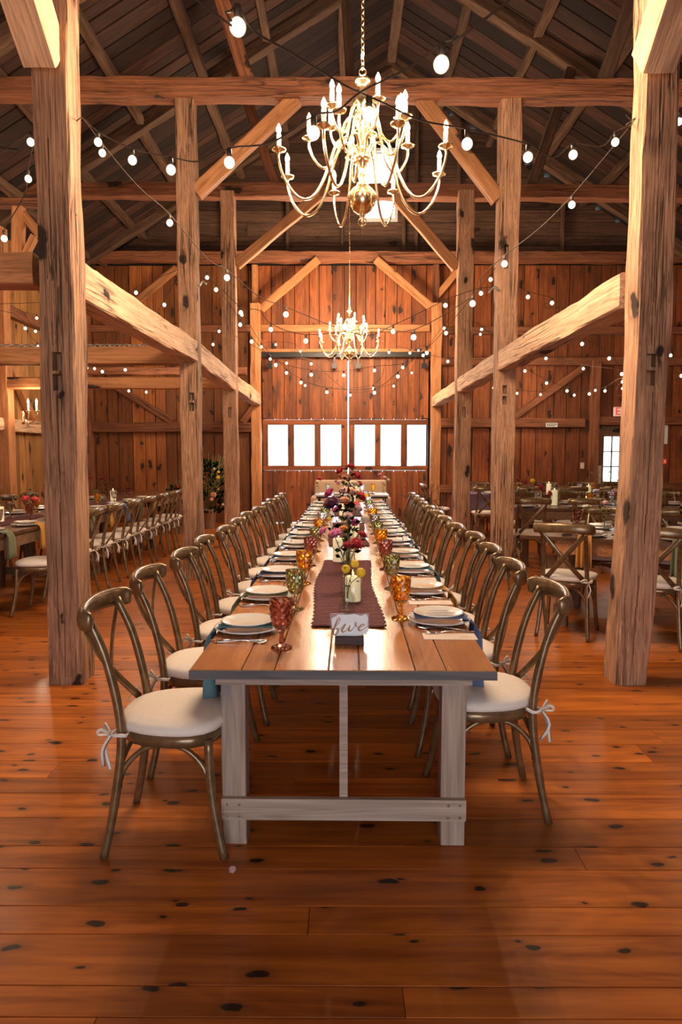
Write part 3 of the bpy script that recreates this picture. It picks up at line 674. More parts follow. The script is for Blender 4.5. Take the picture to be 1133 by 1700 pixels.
def cutlery_mesh(kind):
    m = M()
    if kind == 'knife':
        m.tube([(0, 0, .004), (.05, 0, .005), (.09, 0, .004)], [.0055, .006, .0045], 8, flat=(.45, 1)); m.tube([(.09, 0, .004), (.15, .001, .004), (.2, .003, .004), (.215, .004, .004)], [.006, .0095, .008, .002], 8, flat=(.12, 1))
    else:
        m.tube(spline([(0, 0, .003), (.05, 0, .006), (.1, 0, .010), (.14, 0, .005)], 3), [.0065]*3 + [.005]*3 + [.003]*4, 8, flat=(.35, 1))
        if kind == 'spoon': m.tube([(.138, 0, .005), (.15, 0, .004), (.17, 0, .003), (.188, 0, .005), (.196, 0, .008)], [.004, .014, .019, .014, .003], 12, flat=(.16, 1))
        else:
            m.tube([(.138, 0, .005), (.148, 0, .004), (.158, 0, .005)], [.004, .011, .012], 8, flat=(.2, 1))
            for q in (-.009, -.003, .003, .009): m.tube([(.155, q, .005), (.175, q, .006), (.197, q*.95, .010)], [.0022, .0018, .0009], 5)
    return m.mesh(kind, True, (STEEL,))
CUT = {k: cutlery_mesh(k) for k in ('knife', 'spoon', 'fork')}
def cutlery(kind, x, y, z, rz, label, group):
    o = bpy.data.objects.new('table_' + kind, CUT[kind]); link(o); o.location = (x, y, z); o.rotation_euler = (0, 0, rz); return tag(o, label, kind, group)
CARD = M().box(-.10, -.045, 0, .10, .045, .0012)
for q in range(3): CARD.cur = 1; CARD.box(.035 + .01*q, -.02 + .014*q, .0012, .085 - .012*q, -.017 + .014*q, .0014)
CARD = CARD.mesh('menu_card', False, (PAPER, GOLD))
nap_me = {}
def napkin(x, y, s, col, label, group, z=.782, edge=.13, drop=.16, wd=.115):
    """cloth lying between the plates, running over the table edge and hanging; s = outward direction"""
    key = (col, s, edge, drop, wd)
    if key not in nap_me:
        m = M(); n, k = 16, 9; r_ = random.Random(sum(map(ord, col))); ph = r_.uniform(0, 6)
        path = [(-.10, z+.004), (-.04, z+.006), (.03, z+.007), (edge*.72, z+.006), (edge*.93, z-.004), (edge + .012, z-.018), (edge + .022, z-.045), (edge + .024, z-.08), (edge + .022, z-drop*.75), (edge + .02, z-drop)]
        vs_ = []; 
        for i, (a, b) in enumerate(path):
            for j in range(n):
                u = j/(n-1) - .5; fold = .006*math.sin(j*1.3+ph) * (1.0 + 4.5*max(0, (i-5)/4)); ww = wd*(.75 + .08*i/2)
                vs_.append((s*(a + (fold if i > 5 else 0)), u*ww, b + (fold*.7 if i <= 5 else 0) - TZ))
        f = [(i*n+j, i*n+j+1, (i+1)*n+j+1, (i+1)*n+j) for i in range(len(path)-1) for j in range(n-1)]
        m.add(vs_, f); nap_me[key] = m.mesh('napkin', True, (NAP[col],))
    o = bpy.data.objects.new('napkin', nap_me[key]); link(o); o.location = (x, y, TZ)
    md = o.modifiers.new('thickness', 'SOLIDIFY'); md.thickness = .003
    return tag(o, label, 'napkin', group)
TENT = M().add([(-.02, -.018, 0), (.02, -.018, 0), (.02, 0, .03), (-.02, 0, .03), (.02, .018, 0), (-.02, .018, 0)], [(0,1,2,3), (3,2,4,5)]).mesh('place_card', False, (WHITE,))
GL = ['amethyst', 'olive green', 'amber', 'amethyst', 'olive green', 'amber', 'clear', 'olive green', 'amber', 'clear', 'clear', 'clear']
GR = ['amber', 'olive green', 'amethyst', 'amber', 'olive green', 'smoky', 'amber', 'clear', 'olive green', 'clear', 'amber', 'clear']
NL = ['teal', 'sage', 'navy', 'dusty blue', 'sage', 'teal', 'navy', 'mauve', 'sage', 'dusty blue', 'teal', 'navy']
NR = ['dusty blue', 'mustard', 'teal', 'sage', 'navy', 'teal', 'mauve', 'dusty blue', 'sage', 'navy', 'teal', 'mauve']
def setting(side, i, Y, gcol, ncol, full=True):
    s = -1 if side == 'left' else 1; xc = CY(Y); px = xc + s*(.375 if i else .378)
    if s > 0: px += .01
    who = f'at the {ORD[i]} {side} place of the centre table'
    g = f'on the {side} side of the centre table'
    plate(PL1, px, Y, TZ, f'large grey-white plate {who}', 'large plates ' + g)
    dx = -s*.0
    plate(PL2, px + dx - .0, Y + (0 if s < 0 else .012), TZ + .0285, f'smaller ivory plate stacked on top {who}', 'small plates ' + g)
    napkin(px, Y + .0, s, ncol, f'{ncol} napkin between the plates {who}', 'napkins ' + g, edge=.5 - .378 + .0, drop=.27, wd=.14)
    gx = xc + s*(.222 if s < 0 else .235)
    goblet(gx, Y - (.25 if s < 0 else -.05) if i == 0 and s < 0 else Y - (.23 if s < 0 else -.06 if i == 0 else -.10), TZ, gcol, f'{gcol} pressed glass goblet {who}', 'goblets ' + g, rz=i*.4)
    yk = Y - .165
    if s < 0:
        cutlery('knife', px - .115, yk + .005, TZ, .03, f'silver knife lying towards the camera {who}', 'knives ' + g)
        cutlery('spoon', px - .10, yk - .018, TZ, .02, f'silver spoon lying towards the camera {who}', 'spoons ' + g)
        cutlery('fork', px - .10, Y + .155, TZ, .0, f'silver fork beyond the plate {who}', 'forks ' + g)
    else:
        cutlery('fork', px + .115, yk - .0, TZ, PI + .12 , f'silver fork in front of the plate {who}', 'forks ' + g)
        cutlery('spoon', px + .09, yk + .02, TZ, PI - .28, f'silver spoon slanting under the plate {who}', 'spoons ' + g)
        cutlery('knife', px + .10, Y + .16, TZ, PI, f'silver knife beyond the plate {who}', 'knives ' + g)
    o = bpy.data.objects.new('menu_card', CARD); link(o); o.location = (px + (.01 if s > 0 else .0), Y + (-.225 if s > 0 else .20), TZ + .0005); o.rotation_euler = (0, 0, -.02)
    tag(o, f'pale pink menu card beside the plate {who}', 'card', 'menu cards ' + g)
    if i >= 4:
        o = bpy.data.objects.new('place_card', TENT); link(o); o.location = (px + s*.055, Y + .0, TZ + .037); o.rotation_euler = (0, 0, .3*s)
        tag(o, f'small white folded card on the plate {who}', 'card', 'folded cards ' + g)
YL = [2.665 + .602*i for i in range(12)]; YR = [2.798 + .60*i for i in range(12)]
for i in range(12): setting('left', i, YL[i], GL[i], NL[i])
for i in range(12): setting('right', i, YR[i], GR[i], NR[i])
# ------------------------------------------------------------------ plum runners
def runner(x, Y0, Y1, wd, label, seed, z=TZ):
    r_ = random.Random(seed); m = M(); nx, ny = 14, int((Y1-Y0)/.018); vs_ = []
    for i in range(ny + 1):
        t = i/ny; sh = .012*math.sin(t*7+seed)
        for j in range(nx):
            u = j/(nx-1) - .5; e_ = .006*math.sin(i*1.7+j) if j in (0, nx-1) else 0
            vs_.append((x + u*wd + sh + e_, Y0 + t*(Y1-Y0) + .006*math.sin(j*.9), z + .004 + .0065*abs(math.sin(i*.85 + .8*math.sin(j*.6+i*.13) + r_.uniform(-.3, .3)))))
    m.add(vs_, [(i*nx+j, i*nx+j+1, (i+1)*nx+j+1, (i+1)*nx+j) for i in range(ny) for j in range(nx-1)])
    o = m.obj('table_runner', PLUM, None); md = o.modifiers.new('thickness', 'SOLIDIFY'); md.thickness = .002
    return tag(o, label, 'runner', 'crinkled table runners')
runner(CY(3.5), 2.70, 4.40, .295, 'crinkled plum cloth runner on the nearest centre table, behind the number sign', 1)
runner(CY(6), 5.13, 6.86, .30, 'crinkled plum cloth runner on the middle centre table', 2)
runner(CY(8.5), 7.6, 9.4, .30, 'crinkled plum cloth runner on the farthest centre table', 3)
# ------------------------------------------------------------------ number sign
sg = empty('table_sign', (0, 0, 0), 0, 'clear acrylic table number reading five in gold script on a dark wood block', 'sign')
sx, sy = .018, 2.475
m = timber_mesh(.105, .042, .028, 77, rough=.0005, ch=.002); o = m.obj('wood_block', W_BLOCK, sg, False); o.rotation_euler = (0, 0, 0); o.location = (sx - .052, sy, TZ + .014)
x0_, x1_, z0_, z1_ = sx - .069, sx + .072, TZ + .022, TZ + .112
M().box(x0_, sy - .0015, z0_, x1_, sy + .0015, z1_).obj('acrylic_sheet', ACRYL, sg, False)
def sgp(p): return Vector((x0_ + (p[0]-80)/(855-80)*(x1_-x0_), sy, z1_ - (p[1]-240)/(700-240)*(z1_-z0_)))
pr_ = random.Random(8); m = M(); outl = [(110,330),(190,300),(240,262),(420,270),(560,255),(690,290),(800,262),(835,330),(825,450),(845,560),(800,640),(690,655),(500,690),(300,695),(215,690),(170,655),(190,560),(110,520)]
cen = sgp((470, 470)); cen.y = sy + .0022
m.add([cen] + [Vector((sgp(p).x, sy + .0022, sgp(p).z)) for p in outl] + [cen + Vector((0, .0004, 0))] + [Vector((sgp(p).x, sy + .0026, sgp(p).z)) for p in outl],
      [(0, 1+i, 1+(i+1) % 18) for i in range(18)] + [(19, 20+(i+1) % 18, 20+i) for i in range(18)] + [(1+i, 20+i, 20+(i+1) % 18, 1+(i+1) % 18) for i in range(18)]).obj('painted_patch', WHITE, sg, False)
strokes = [([(95,548),(150,515),(215,455),(262,390),(277,345),(255,325),(222,370),(185,455),(152,545),(140,605),(160,642),(205,630),(238,575),(232,525),(200,528),(240,548),(300,520)], [3,3,4,5,6,5,9,13,15,14,10,9,12,8,4,3,3]),
           ([(300,520),(345,470),(388,438),(352,500),(315,560),(335,592),(385,572),(440,520),(478,462)], [3,4,8,12,13,9,4,4,4]),
           ([(478,462),(455,520),(455,562),(500,560),(555,505),(600,440),(592,408),(568,425),(590,475),(635,492)], [6,12,13,7,4,5,6,4,4,3]),
           ([(665,505),(730,480),(762,452),(728,440),(680,475),(645,525),(665,560),(720,552),(790,505),(835,465)], [3,4,7,6,11,14,12,5,4,3])]
for pts, wd in strokes:
    P3 = spline([(p[0], p[1], 0) for p in pts], 5); n_ = len(P3); kx = (x1_-x0_)/775
    W_ = [wd[min(int(i/5), len(wd)-1)] * (1-(i % 5)/5) + wd[min(int(i/5)+1, len(wd)-1)] * ((i % 5)/5) for i in range(n_)]
    pp = [Vector((sgp(p).x, sy - .0022, sgp(p).z)) for p in P3]
    M().tube(pp, [max(.0008, q*1.25*kx) for q in W_], 8, flat=(.12, 1), up=(0, 1, 0)).obj('letter', GOLD, sg)
# ------------------------------------------------------------------ flowers
def petals(m, c, r, up, layers, n0, k=1.0, rnd=R):
    up = Vector(up).normalized(); a = up.orthogonal().normalized(); b = up.cross(a); c = Vector(c)
    for L_ in range(layers):
        t = L_/max(1, layers-1); n = max(5, int(n0*(1 - .45*t))); el = .05 + 1.25*t; rl = r*(1 - .42*t)
        for i in range(n):
            q = 2*PI*(i + .5*(L_ % 2))/n + rnd.uniform(-.1, .1); d = (a*math.cos(q) + b*math.sin(q)); o = d*math.cos(el) + up*math.sin(el); s_ = up.cross(d).normalized()*(r*.19*k*(1-.3*t))
            o0 = c + d*r*.08; mid = c + o*rl*.6 + up*r*.05; tip = c + o*rl*rnd.uniform(.92, 1.05)
            m.add([o0, mid - s_, tip, mid + s_, mid + up*(-.06*r)], [(0, 1, 2, 3), (0, 3, 4), (0, 4, 1), (4, 3, 2), (1, 4, 2)])
def bloom(parent, c, r, col, kind='dahlia', up=(0, -.4, 1), rnd=R):
    m = M()
    if kind == 'ball':
        for i in range(70):
            z_ = 1 - 2*(i + .5)/70; q = i*2.39996; d = Vector((math.sqrt(1-z_*z_)*math.cos(q), math.sqrt(1-z_*z_)*math.sin(q), z_))
            s_ = d.orthogonal().normalized()*r*.16; e_ = d.cross(s_).normalized()*r*.16; p = Vector(c) + d*r*.72; t_ = Vector(c) + d*r
            m.add([p - s_*1.2, p - e_*1.2, p + s_*1.2, p + e_*1.2, t_], [(0,1,4), (1,2,4), (2,3,4), (3,0,4)])
        m.ball(c, r*.78, 8, 6)
    elif kind == 'spray':
        for i in range(9):
            d = Vector((rnd.uniform(-1, 1), rnd.uniform(-1, 1), rnd.uniform(-.3, 1))); petals(m, Vector(c) + d*r*.7, r*.42, d + Vector((0, 0, .6)), 2, 6, 1.5, rnd)
    else: petals(m, c, r, up, 5, 14, 1.15, rnd); m.ball(Vector(c) + Vector(up).normalized()*r*.12, r*.42, 8, 5)
    return m.obj('bloom', FLC[col], parent)
def leafs(parent, pts, name='leaf', sz=.03, rnd=R, mat=None, stuff=False):
    m = M()
    for p, d in pts:
        p = Vector(p); d = Vector(d).normalized(); s_ = d.orthogonal().normalized(); q = rnd.uniform(0, 6); s_ = (s_*math.cos(q) + d.cross(s_)*math.sin(q)); L_ = sz*rnd.uniform(.7, 1.3)
        u = d.cross(s_)*L_*.1
        m.add([p, p + d*L_*.45 + s_*L_*.27 + u, p + d*L_, p + d*L_*.45 - s_*L_*.27 + u, p + d*L_*.5 - u*.6], [(0, 1, 2, 4), (0, 4, 2, 3), (0, 3, 2, 1)])
    o = m.obj(name, mat or GREEN, parent)
    if stuff: o['kind'] = 'stuff'
    return o
def bud_vase(t, x, y, z, h=.12, r=.03, parent=None, square=False):
    n = 4 if square else 14
    pr2 = [(r*.92, 0), (r, .006), (r, h*.55), (r*.85, h*.68), (r*.5, h*.8), (r*.45, h*.95), (r*.52, h), (r*.40, h), (r*.36, h*.8), (r*.75, h*.6), (r*.8, .012), (.001, .010)] if not square else [(r*1.2, 0), (r*1.2, h), (r*1.1, h), (r*1.1, .012), (.001, .012)]
    o = M().lathe(pr2, n, (0, 0, 0)).obj('glass_bottle', CLEARG, t, not square); o.location = (x, y, z + .001)
    if square: o.rotation_euler = (0, 0, PI/4)
    return o
def arrangement(label, group, x, y, z, h, blooms, vr=.03, rnd=R, leaves=14, name='flower_arrangement', sz=.035):
    t = empty(name, (x, y, z), 0, label, 'flowers', group); bud_vase(t, 0, 0, 0, h, vr)
    lf = []
    for (dx, dy, dz, r, col, kind) in blooms:
        c = Vector((dx, dy, dz)); p = spline([(0, 0, .015), (dx*.15, dy*.15, h), (dx*.7, dy*.7, h + (dz-h)*.6), (dx, dy, dz - r*.4)], 3)
        M().tube(p, .0018, 5).obj('stem', STEMG, t); up = Vector((dx*4, dy*4 - .25, .6)); bloom(t, c, r, col, kind, up, rnd)
        for k in range(2): q = rnd.uniform(.35, .9); lf.append((p[int(q*(len(p)-1))], (rnd.uniform(-1, 1), rnd.uniform(-1, 1), rnd.uniform(-.2, .8))))
    zs = [b[2] for b in blooms]
    for k in range(leaves): lf.append(((rnd.uniform(-.05, .05), rnd.uniform(-.04, .04), rnd.uniform(h, max(zs))), (rnd.uniform(-1, 1), rnd.uniform(-1, 1), rnd.uniform(-.3, .9))))
    if lf: leafs(t, lf, 'leaves', sz, rnd, stuff=True)
    return t
fr_ = random.Random(31)
G1 = 'centrepiece flowers on the long table'
arrangement('three yellow pompom blooms in a clear bottle right behind the number sign', G1, .012, 2.95, TZ+.004, .115,
            [(-.005, -.01, .193, .021, 'yellow', 'ball'), (.034, .01, .212, .020, 'yellow', 'ball'), (.058, -.02, .178, .024, 'yellow', 'ball')], .036, fr_, 5, sz=.02)
arrangement('tall loose bunch of crimson and pink dahlias behind the yellow pompoms', G1, .015, 3.42, TZ+.004, .14,
            [(.045, -.05, .245, .044, 'crimson', 'dahlia'), (-.06, -.02, .29, .042, 'pink', 'dahlia'), (-.12, .0, .30, .034, 'pink', 'dahlia'), (.075, .02, .28, .034, 'crimson', 'dahlia'), (-.02, .02, .31, .03, 'orange', 'dahlia'),
             (.04, .03, .345, .022, 'magenta', 'ball'), (-.09, .03, .36, .012, 'yellow', 'ball'), (.0, -.03, .235, .03, 'crimson', 'dahlia')], .036, fr_, 22)
arrangement('plum dahlia with blush roses and dusty greenery, second bunch from the number sign', G1, .02, 3.98, TZ+.004, .14,
            [(-.09, -.03, .40, .062, 'plum', 'dahlia'), (.0, -.05, .33, .038, 'blush', 'dahlia'), (.06, .0, .37, .034, 'blush', 'dahlia'), (.02, .02, .46, .045, 'peach', 'dahlia'), (.10, -.02, .31, .03, 'cream', 'ball'), (-.03, .02, .30, .03, 'crimson', 'spray')], .036, fr_, 30, sz=.05)
arrangement('coral and peach blooms mid way along the centre table', G1, .03, 4.75, TZ+.004, .14,
            [(-.03, 0, .36, .05, 'peach', 'dahlia'), (.05, -.03, .33, .045, 'coral', 'dahlia'), (.02, .03, .42, .035, 'orange', 'spray'), (-.08, 0, .30, .04, 'magenta', 'dahlia')], .036, fr_, 20, sz=.04)
arrangement('magenta, blush and maroon blooms in the middle of the centre row', G1, .03, 6.0, TZ+.004, .14,
            [(-.16, 0, .34, .065, 'magenta', 'dahlia'), (-.02, 0, .36, .07, 'blush', 'dahlia'), (.11, 0, .31, .07, 'crimson', 'dahlia'), (.06, .02, .42, .05, 'cream', 'dahlia'), (-.09, 0, .43, .035, 'pink', 'spray'), (0, -.03, .25, .05, 'crimson', 'dahlia')], .036, fr_, 26, sz=.05)
arrangement('tall dark red blooms at the far end of the centre row', G1, .05, 8.2, TZ+.004, .16,
            [(-.10, 0, .48, .07, 'crimson', 'dahlia'), (.03, 0, .53, .07, 'crimson', 'dahlia'), (.10, 0, .42, .08, 'crimson', 'dahlia'), (-.02, 0, .40, .08, 'peach', 'dahlia'), (.0, .02, .30, .06, 'cream', 'dahlia'), (.13, 0, .33, .05, 'crimson', 'dahlia')], .036, fr_, 24, sz=.06)
def pillar_candle(x, y, z, r, h, label, group, jar=False, lit=True):
    t = empty('pillar_candle', (x, y, z), 0, label, 'candle', group)
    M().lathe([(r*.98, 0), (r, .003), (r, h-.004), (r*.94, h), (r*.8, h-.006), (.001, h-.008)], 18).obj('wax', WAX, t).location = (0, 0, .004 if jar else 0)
    M().tube([(0, 0, h-.008), (.001, 0, h+.012)], .0012, 5).obj('wick', BLACK, t)
    if lit: M().lathe([(.001, 0), (.004, .005), (.005, .011), (.003, .02), (.0005, .028)], 8, (0, 0, h+.006)).obj('flame', CFLAME, t)
    if jar: M().lathe([(r*1.25, 0), (r*1.3, .004), (r*1.3, h*1.35), (r*1.22, h*1.35), (r*1.22, .004), (.001, .0035)], 20).obj('glass_cylinder', CLEARG, t)
    return t
pillar_candle(.040, 3.17, TZ+.006, .036, .115, 'lit ivory pillar candle in a glass cylinder behind the yellow pompoms', 'candles on the centre table', True)
for Y_, h_, l_ in ((4.35, .15, 'between the crimson and the coral bunches'), (5.45, .13, 'just past the first table joint'), (7.0, .15, 'near the second table joint'), (7.75, .13, 'before the tall dark red blooms'), (9.2, .15, 'at the far end')):
    pillar_candle(CY(Y_) + fr_.choice((-.05, .06)), Y_, TZ+.006, .036, h_, f'lit ivory pillar candle on the centre row {l_}', 'candles on the centre table')
#PART3
# ------------------------------------------------------------------ chandeliers
def lamp(name, loc, power, col=(1, .74, .50), r=.03, parent=None):
    l = bpy.data.lights.new(name, 'POINT'); l.energy = power; l.color = col; l.shadow_soft_size = r
    o = bpy.data.objects.new(name, l); COL.objects.link(o); o.location = loc
    if parent is not None: o.parent = parent
    return o
def chain(p0, p1, parent, name='chain', link_=.042, wire=.0035, mat=BRASS):
    p0, p1 = Vector(p0), Vector(p1); L_ = (p1-p0).length; n = max(1, int(L_/link_*1.25)); d = (p1-p0).normalized(); u = d.orthogonal().normalized(); v = d.cross(u); m = M()
    for i in range(n):
        c = p0 + (p1-p0)*((i+.5)/n); a = u if i % 2 else v
        m.tube([c + d*math.cos(q)*link_*.5 + a*math.sin(q)*link_*.28 for q in [2*PI*k/8 for k in range(9)]], wire, 5, caps=False)
    o = m.obj(name, mat, parent); o['kind'] = 'stuff'; return o
def make_chandelier(loc, label, ztop, k=1.0):
    t = empty('brass_chandelier', loc, 0, label, 'chandelier', 'brass candle chandeliers')
    # local origin = centre of the bottom ball
    def L(nm, prof, z, n=20, mat=BRASS, fr=None, sq=1): return M().lathe([(a*(1.2 if sq < 1 else 1), b*sq) for a, b in prof], n, (0, 0, z), fr=fr).obj(nm, mat, t)
    L('ball', [(.001, -.088), (.03, -.083), (.06, -.062), (.08, -.03), (.086, 0), (.08, .03), (.06, .062), (.03, .08), (.001, .088)], 0, 24, fr=lambda i, j: 1 + .02*math.cos(j*PI/2*2) if i > 3 else 1)
    L('finial', [(.001, -.17), (.006, -.165), (.010, -.15), (.006, -.14), (.012, -.13), (.008, -.115), (.018, -.10), (.022, -.09), (.01, -.08)], 0, 12)
    M().tube([(.026*math.cos(a), 0, -.135 + .026*math.sin(a)) for a in [2*PI*i/16 for i in range(17)]], .003, 6, caps=False).obj('ring', BRASS, t)
    L('column', [(.02, .07), (.035, .09), (.03, .11), (.018, .13), (.026, .16), (.018, .2), (.024, .24), (.035, .27), (.046, .29), (.04, .31), (.022, .33), (.018, .38), (.030, .42), (.024, .46), (.036, .50), (.042, .52), (.03, .54), (.018, .57), (.026, .60), (.032, .64), (.024, .68), (.016, .70), (.022, .73), (.014, .76), (.02, .78), (.04, .795), (.046, .81), (.03, .825), (.01, .84)], 0, 16, sq=.905)
    m = M()
    for i in range(12): a = 2*PI*i/12; m.tube([(.03*math.cos(a), .03*math.sin(a), .08), (.062*math.cos(a), .062*math.sin(a), .065), (.082*math.cos(a), .082*math.sin(a), .035), (.088*math.cos(a), .088*math.sin(a), .005)], .008, 5)
    m.obj('gadroon', BRASS, t)
    def tier(n, Rr, zp, z0, drop, hump, a0, sc):
        for i in range(n):
            a = a0 + 2*PI*i/n; ca, sa = math.cos(a), math.sin(a)
            P = lambda r, z: (r*ca, r*sa, z)
            arm = M(); pts = spline([P(.03, z0), P(Rr*.13, z0+hump*.8), P(Rr*.22, z0+hump), P(Rr*.34, z0+hump*.3), P(Rr*.46, zp-drop*.45), P(Rr*.60, zp-drop*.92), P(Rr*.76, zp-drop), P(Rr*.92, zp-drop*.66), P(Rr, zp-drop*.25), P(Rr, zp)], 5)
            arm.tube(pts, .0065*sc, 7)
            arm.tube([P(Rr*.10 + .022*math.cos(q)*(1-q/9), z0 - .03 + .022*math.sin(q)*(1-q/9)) for q in [k*.7 for k in range(9)]], .004, 5)
            ao = arm.obj('arm', BRASS, t)
            M().lathe([(.004, -.012), (.012, -.010), (.018, -.002), (.042, .004), (.047, .013), (.043, .013), (.02, .008), (.013, .012), (.015, .022), (.013, .026)], 14, P(Rr, zp)).obj('drip_pan', BRASS, ao)
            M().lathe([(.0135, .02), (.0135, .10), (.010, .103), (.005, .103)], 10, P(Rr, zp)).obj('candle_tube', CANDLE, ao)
            M().lathe([(.006, .103), (.012, .112), (.0155, .124), (.013, .139), (.006, .155), (.001, .164)], 10, P(Rr, zp)).obj('flame_bulb', FLAME, ao)
    tier(8, .55, .225, .27, .26, .10, .35, 1.35)
    tier(5, .345, .395, .45, .18, .07, .5, 1.3)
    tier(5, .245, .50, .54, .13, .06, .05, 1.25)
    M().tube([(.022*math.cos(a), 0, .785 + .022*math.sin(a)) for a in [2*PI*i/12 for i in range(13)]], .0045, 6, caps=False).obj('hanging_loop', BRASS, t)
    ch_ = chain((0, 0, .80), (0, 0, ztop - loc[2]), t)
    for i in range(8): a = .35 + 2*PI*i/8; lamp('chandelier_light', (.545*math.cos(a), .545*math.sin(a), .41), CHAND_W*k, parent=t)
    for i in range(4): a = .15 + 2*PI*i/4; lamp('chandelier_light', (.335*math.cos(a), .335*math.sin(a), .62), CHAND_W*1.5*k, parent=t)
    lamp('chandelier_light', (0, .0, .9), CHAND_W*2*k, parent=t)
    return t
make_chandelier((.115, 4.6, 3.07), 'large many-armed brass chandelier with candle bulbs, nearest, hanging over the table', roof_z(.115) - .02)
make_chandelier((.09, 12.35, 3.20), 'far brass chandelier glowing in front of the barn doors', roof_z(.09) - .02)
make_chandelier((.12, -3.15, 3.0), 'third brass chandelier, behind the camera near the entrance', roof_z(.12) - .02, .26)  # unseen chandelier added to light the camera-facing sides of the posts
# ------------------------------------------------------------------ string lights
def bulb_parts(t, p, k=1.0):
    c = M().lathe([(.011, 0), (.0115, -.02), (.010, -.032), (.002, -.033)], 8, (p.x, p.y, p.z)).obj('socket', CABLE, t)
    M().ball((p.x, p.y, p.z - .052*k - .004), .0235*k, 10, 8, 1.05).obj('glow_bulb', BULBG, c)
def string_light(P, Q, pts, bulbs, label, group='globe bulb strings', off=True):
    """P, Q: plan ends (x, y); pts: photo pixels along the cable; bulbs: photo pixels of the bulbs"""
    t = empty('string_light', (0, 0, 0), 0, label, 'string light', group)
    B = [on_line(px, py, P, Q) for px, py in bulbs]
    C = [on_line(px, py, P, Q) for px, py in pts] if pts else []
    alls = C + [b + Vector((0, 0, .058)) for b in B]
    d = Vector((Q[0]-P[0], Q[1]-P[1], 0)); alls.sort(key=lambda v: (v.x-P[0])*d.x + (v.y-P[1])*d.y)
    for k_, E_ in ((0, P), (-1, Q)):
        v = alls[k_]; dd = math.hypot(v.x - E_[0], v.y - E_[1])
        if dd > .03:
            e_ = Vector((E_[0], E_[1], v.z + min(.45, .12*dd)))
            if k_ == 0: alls.insert(0, e_)
            else: alls.append(e_)
    M().tube(spline(alls, 4), .0035, 5).obj('cable', CABLE, t)
    for b in B: bulb_parts(t, b + Vector((0, 0, .056)))
    return t
L1, R1_, L2, R2_, L3, R3_, L4, R4_ = (-1.65, 4.40), (1.695, 4.36), (-1.655, 8.1), (1.715, 8.0), (-1.655, 10.8), (1.715, 10.8), (-1.6, 13.75), (1.66, 13.75)
string_light(L1, (1.70, .35), [(137,196), (330,268), (450,237), (560,184), (600,152), (680,112), (760,60), (860,-10)], [(163,236), (220,266), (284,282), (381,270), (521,221), (733,107)], 'globe bulb string from the nearest left post across towards the camera')
string_light(R1_, (-1.65, .35), [(1049,205), (1000,243), (920,262), (700,200), (640,172), (570,140), (480,85), (420,50), (375,20), (300,-20)], [(1022,236), (952,257), (877,261), (776,239), (613,190), (395,45)], 'globe bulb string from the nearest right post across towards the camera')
string_light(L1, R2_, [(137,196), (228,308), (345,430), (430,492), (600,556), (720,508), (828,478)], [(170,254), (282,370), (377,461), (475,522), (653,550), (740,507), (799,487)], 'globe bulb string sagging from the nearest left post to the second right post')
string_light(R1_, L2, [(1050,205), (895,380), (800,460), (620,545), (430,515), (336,462)], [(950,340), (838,438), (785,504), (687,560), (508,566), (450,547), (400,519), (359,481)], 'globe bulb string sagging from the nearest right post to the second left post')
string_light(L2, R3_, [(334,445), (757,520)], [(344,461), (399,539), (418,567), (458,606), (517,622), (571,623), (622,615), (669,610), (703,590), (738,545)], 'long globe bulb string from second left post to third right post')
string_light(R2_, L3, [(822,445), (396,508)], [(815,464), (741,553), (709,586), (661,625), (622,652), (543,651), (500,635), (476,619), (434,576), (402,523)], 'long globe bulb string from second right post to third left post')
string_light(L3, R4_, [(396,560), (712,575)], [(449,596), (476,603), (517,604), (582,656), (654,641), (684,619), (695,582)], 'small far globe bulb string from third left post to the right door jamb')
string_light(R3_, L4, [(755,560), (436,570)], [(744,600), (681,586), (646,585), (620,645), (507,640), (499,583), (458,572)], 'small far globe bulb string from third right post to the left door jamb')
# right aisle
string_light((1.93, 8.1), (7.0, 8.2), [(866,478), (960,510)], [(877,493), (917,503)], 'short pair of globe bulbs leading right from the second right post')
string_light((1.9, 8.2), (7.0, 10.9), [(870,560), (900,566), (1050,625)], [(967,571), (1012,595), (1033,621)], 'three globe bulbs climbing through the right aisle above the exit sign', 'aisle bulb strings')
string_light((1.95, 10.9), (7.0, 10.9), [(780,535), (1045,660)], [(800,547), (872,616), (908,636), (942,649), (979,654), (1005,649), (1034,634)], 'string of globe bulbs sagging in front of the right end wall, upper row', 'aisle bulb strings')
string_light((1.95, 12.6), (7.0, 12.6), [(790,575), (1050,640)], [(798,555), (820,644), (859,653), (898,655), (954,656), (989,648), (1034,645)], 'string of globe bulbs sagging in front of the right end wall, lower row', 'aisle bulb strings')
string_light((1.95, 10.0), (7.0, 12.9), [(880,570), (1050,635)], [(907,595), (969,612), (1033,621)], 'thin string of three small bulbs over the right end wall girt', 'aisle bulb strings')
string_light((1.9, 4.5), (7.0, 8.0), [(1124,190), (1128,195), (1300,300)], [(1128,202), (1230,290)], 'globe bulb string leaving the nearest right post outwards to the side wall', 'aisle bulb strings')
string_light((2.0, 10.9), (7.0, 8.1), [(1090,560), (1200,640)], [(1114,590), (1132,624)], 'two small bulbs right of the nearest right post', 'aisle bulb strings')
